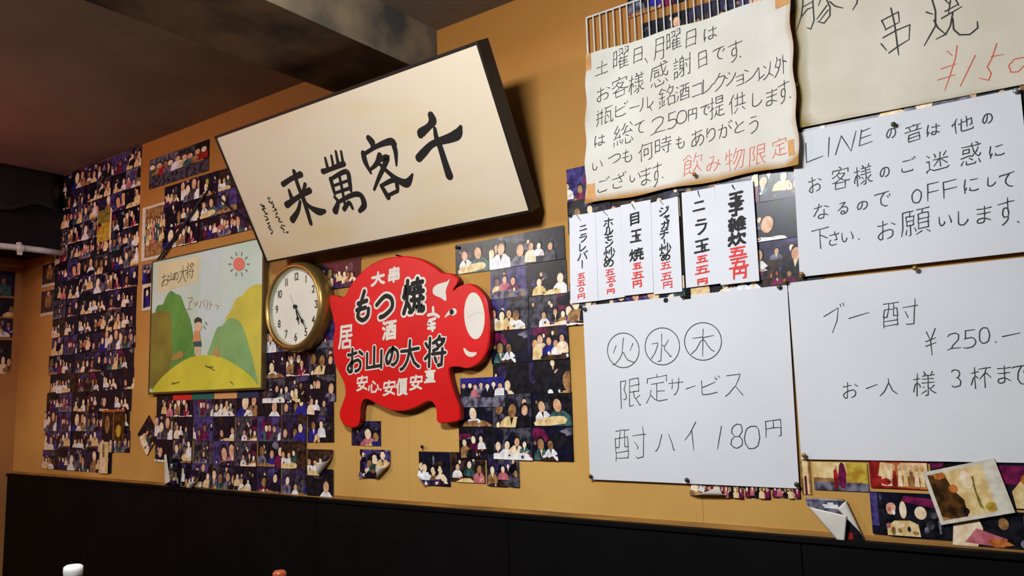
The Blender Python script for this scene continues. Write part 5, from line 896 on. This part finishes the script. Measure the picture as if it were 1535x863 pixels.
# the little figure on the hill
paint('figure_legs', [(284, 580), (316, 580), (312, 628), (303, 628), (300, 600), (292, 628), (283, 628)], (218, 190, 150), None, False)
paint('figure_shorts', [(278, 556), (318, 556), (320, 582), (302, 586), (280, 584)], (44, 88, 88), None, False)
paint('figure_shirt', [(284, 500), (308, 500), (316, 556), (274, 560)], (214, 150, 100), None, False)
paint('figure_head', ell(303, 478, 20, 27), (222, 196, 160), None, False)
paint('figure_hair', [(284, 466), (282, 446), (300, 430), (320, 440), (322, 462), (304, 456)], (52, 62, 48), None, False)
paint('small_animal', [(160, 655), (180, 622), (215, 604), (228, 620), (224, 640), (190, 655)], (170, 140, 70), None, False)
paint('small_animal', [(380, 628), (392, 592), (408, 590), (414, 630), (402, 640)], (196, 150, 92), None, False)
q = MB()
for pts in ([(340, 682), (388, 708)], [(345, 690), (380, 690)], [(165, 778), (205, 768)], [(170, 770), (180, 780)], [(470, 766), (484, 780)], [(340, 458), (348, 470)], [(332, 480), (340, 492)]): stroke(q, [muv(cd(*p)) for p in pts], .0022, msurf, .0026)
q.build('grass_marks', mat('grass_ink', (84, 84, 30), .6), pic)
# cords from the nail to the picture's corners
m_cord = mat('black_cord', (16, 15, 14), .7)
nl = W((313, 283), -.012); cord = link('hanging_cord', None, label='black cord looped over a yellow-headed nail holding the mountain picture', category='cord')
Lp = Vector((mx0 + .01, YM + .01, mz1 + .004)); Rp = Vector((mx1 - .01, -.02, mz1 + .02))
for nm, e_, dz in (('left_strand', Lp, 0), ('left_strand', Lp + Vector((.025, .004, 0)), 0), ('right_strand', Rp, 0)):
    q = MB(); q.tube([nl, nl.lerp(e_, .5) + Vector((0, -.002, -.004)), e_], .0048 if nm[0] == 'l' else .0042, 6); q.build(nm, m_cord, cord)
q = MB(); q.tube([(nl.x, -.0, nl.z), (nl.x, -.022, nl.z + .004)], .003, 8); q.build('nail', m_frame, cord)
c_ = W((310.5, 272), -.01); q = MB(); q.lathe([(.0, .014), (.006, .012), (.008, .006), (.007, .0)], lambda v: (c_.x + v[0], -.001 - v[2], c_.z + v[1] * 1.9), 14); q.build('yellow_nail_head', mat('nail_yellow', (206, 184, 40), .4), cord, smooth=True)

# ---------------------------------------------------------------- table and bottles
m_tab = mat('table_wood', (40, 26, 18), .4, .3, 6, stretch=(1, 8, 1))
tb = link('dining_table', None, loc=(-1.35, -1.25, 0), label='dark wooden dining table below the frame carrying the two condiment bottles', category='table')
q = MB(); q.box((-.6, -.38, .705), (.6, .38, .74)); q.build('table_top', m_tab, tb)
for a_ in (-.55, .55):
    for b_ in (-.33, .33): q = MB(); q.box((a_ - .025, b_ - .025, 0), (a_ + .025, b_ + .025, .705)); q.build('leg', m_tab, tb)
q = MB(); q.box((-.55, -.34, .64), (.55, .34, .705)); q.build('apron', m_tab, tb)
def top_at(p, dist):
    r_ = ray(p).normalized(); return O + r_ * dist
t1 = top_at((110, 846), 1.62)
def bottle(t, body, cap, bodym, capm, label, capname='cap', rc=.0135):
    b_ = link('condiment_bottle', None, loc=(t.x, t.y, .74), label=label, category='bottle', group='condiment bottles'); H = t.z - .74
    T = lambda v: v
    q = MB(); q.lathe([(.0, .0), (.026, .0), (.028, .004), (.028, H * .6), (.024, H * .72), (rc * .85, H - .03), (rc * .85, H - .017)], T, 24); q.build('body', bodym, b_, smooth=True)
    q = MB(); q.lathe([(rc * .8, H - .0185), (rc * .96, H - .0185)] + cap(H) + [(.0, H)], T, 24); q.build(capname, capm, b_, smooth=True)
    q = MB(); q.lathe([(.0285, H * .15), (.0285, H * .5)], T, 24); q.build('label_band', mat('label_band', (220, 190, 120), .5, .2, 30), b_)
bottle(t1, None, lambda H: [(rc_, H - d_) for rc_, d_ in ((.0148, .016), (.0154, .010), (.0148, .003), (.011, .0006))], mat('sauce_red', (150, 50, 24), .2, .3, 20, coat=.5), mat('cap_white', (226, 226, 220), .35), 'condiment bottle with a white cap peeking in at the lower left edge', rc=.0150)
t2 = top_at((419, 855), 1.62)
bottle(t2, None, lambda H: [(.0125, H - .017), (.0125, H - .004), (.009, H)], mat('sauce_dark', (40, 20, 12), .2, .3, 20, coat=.5), mat('cap_orange', (150, 66, 26), .4), 'condiment bottle with an orange-brown cap at the bottom edge, right of the white-capped one', rc=.0125)
print('snapshots', NPR, 'objects', len(bpy.data.objects))
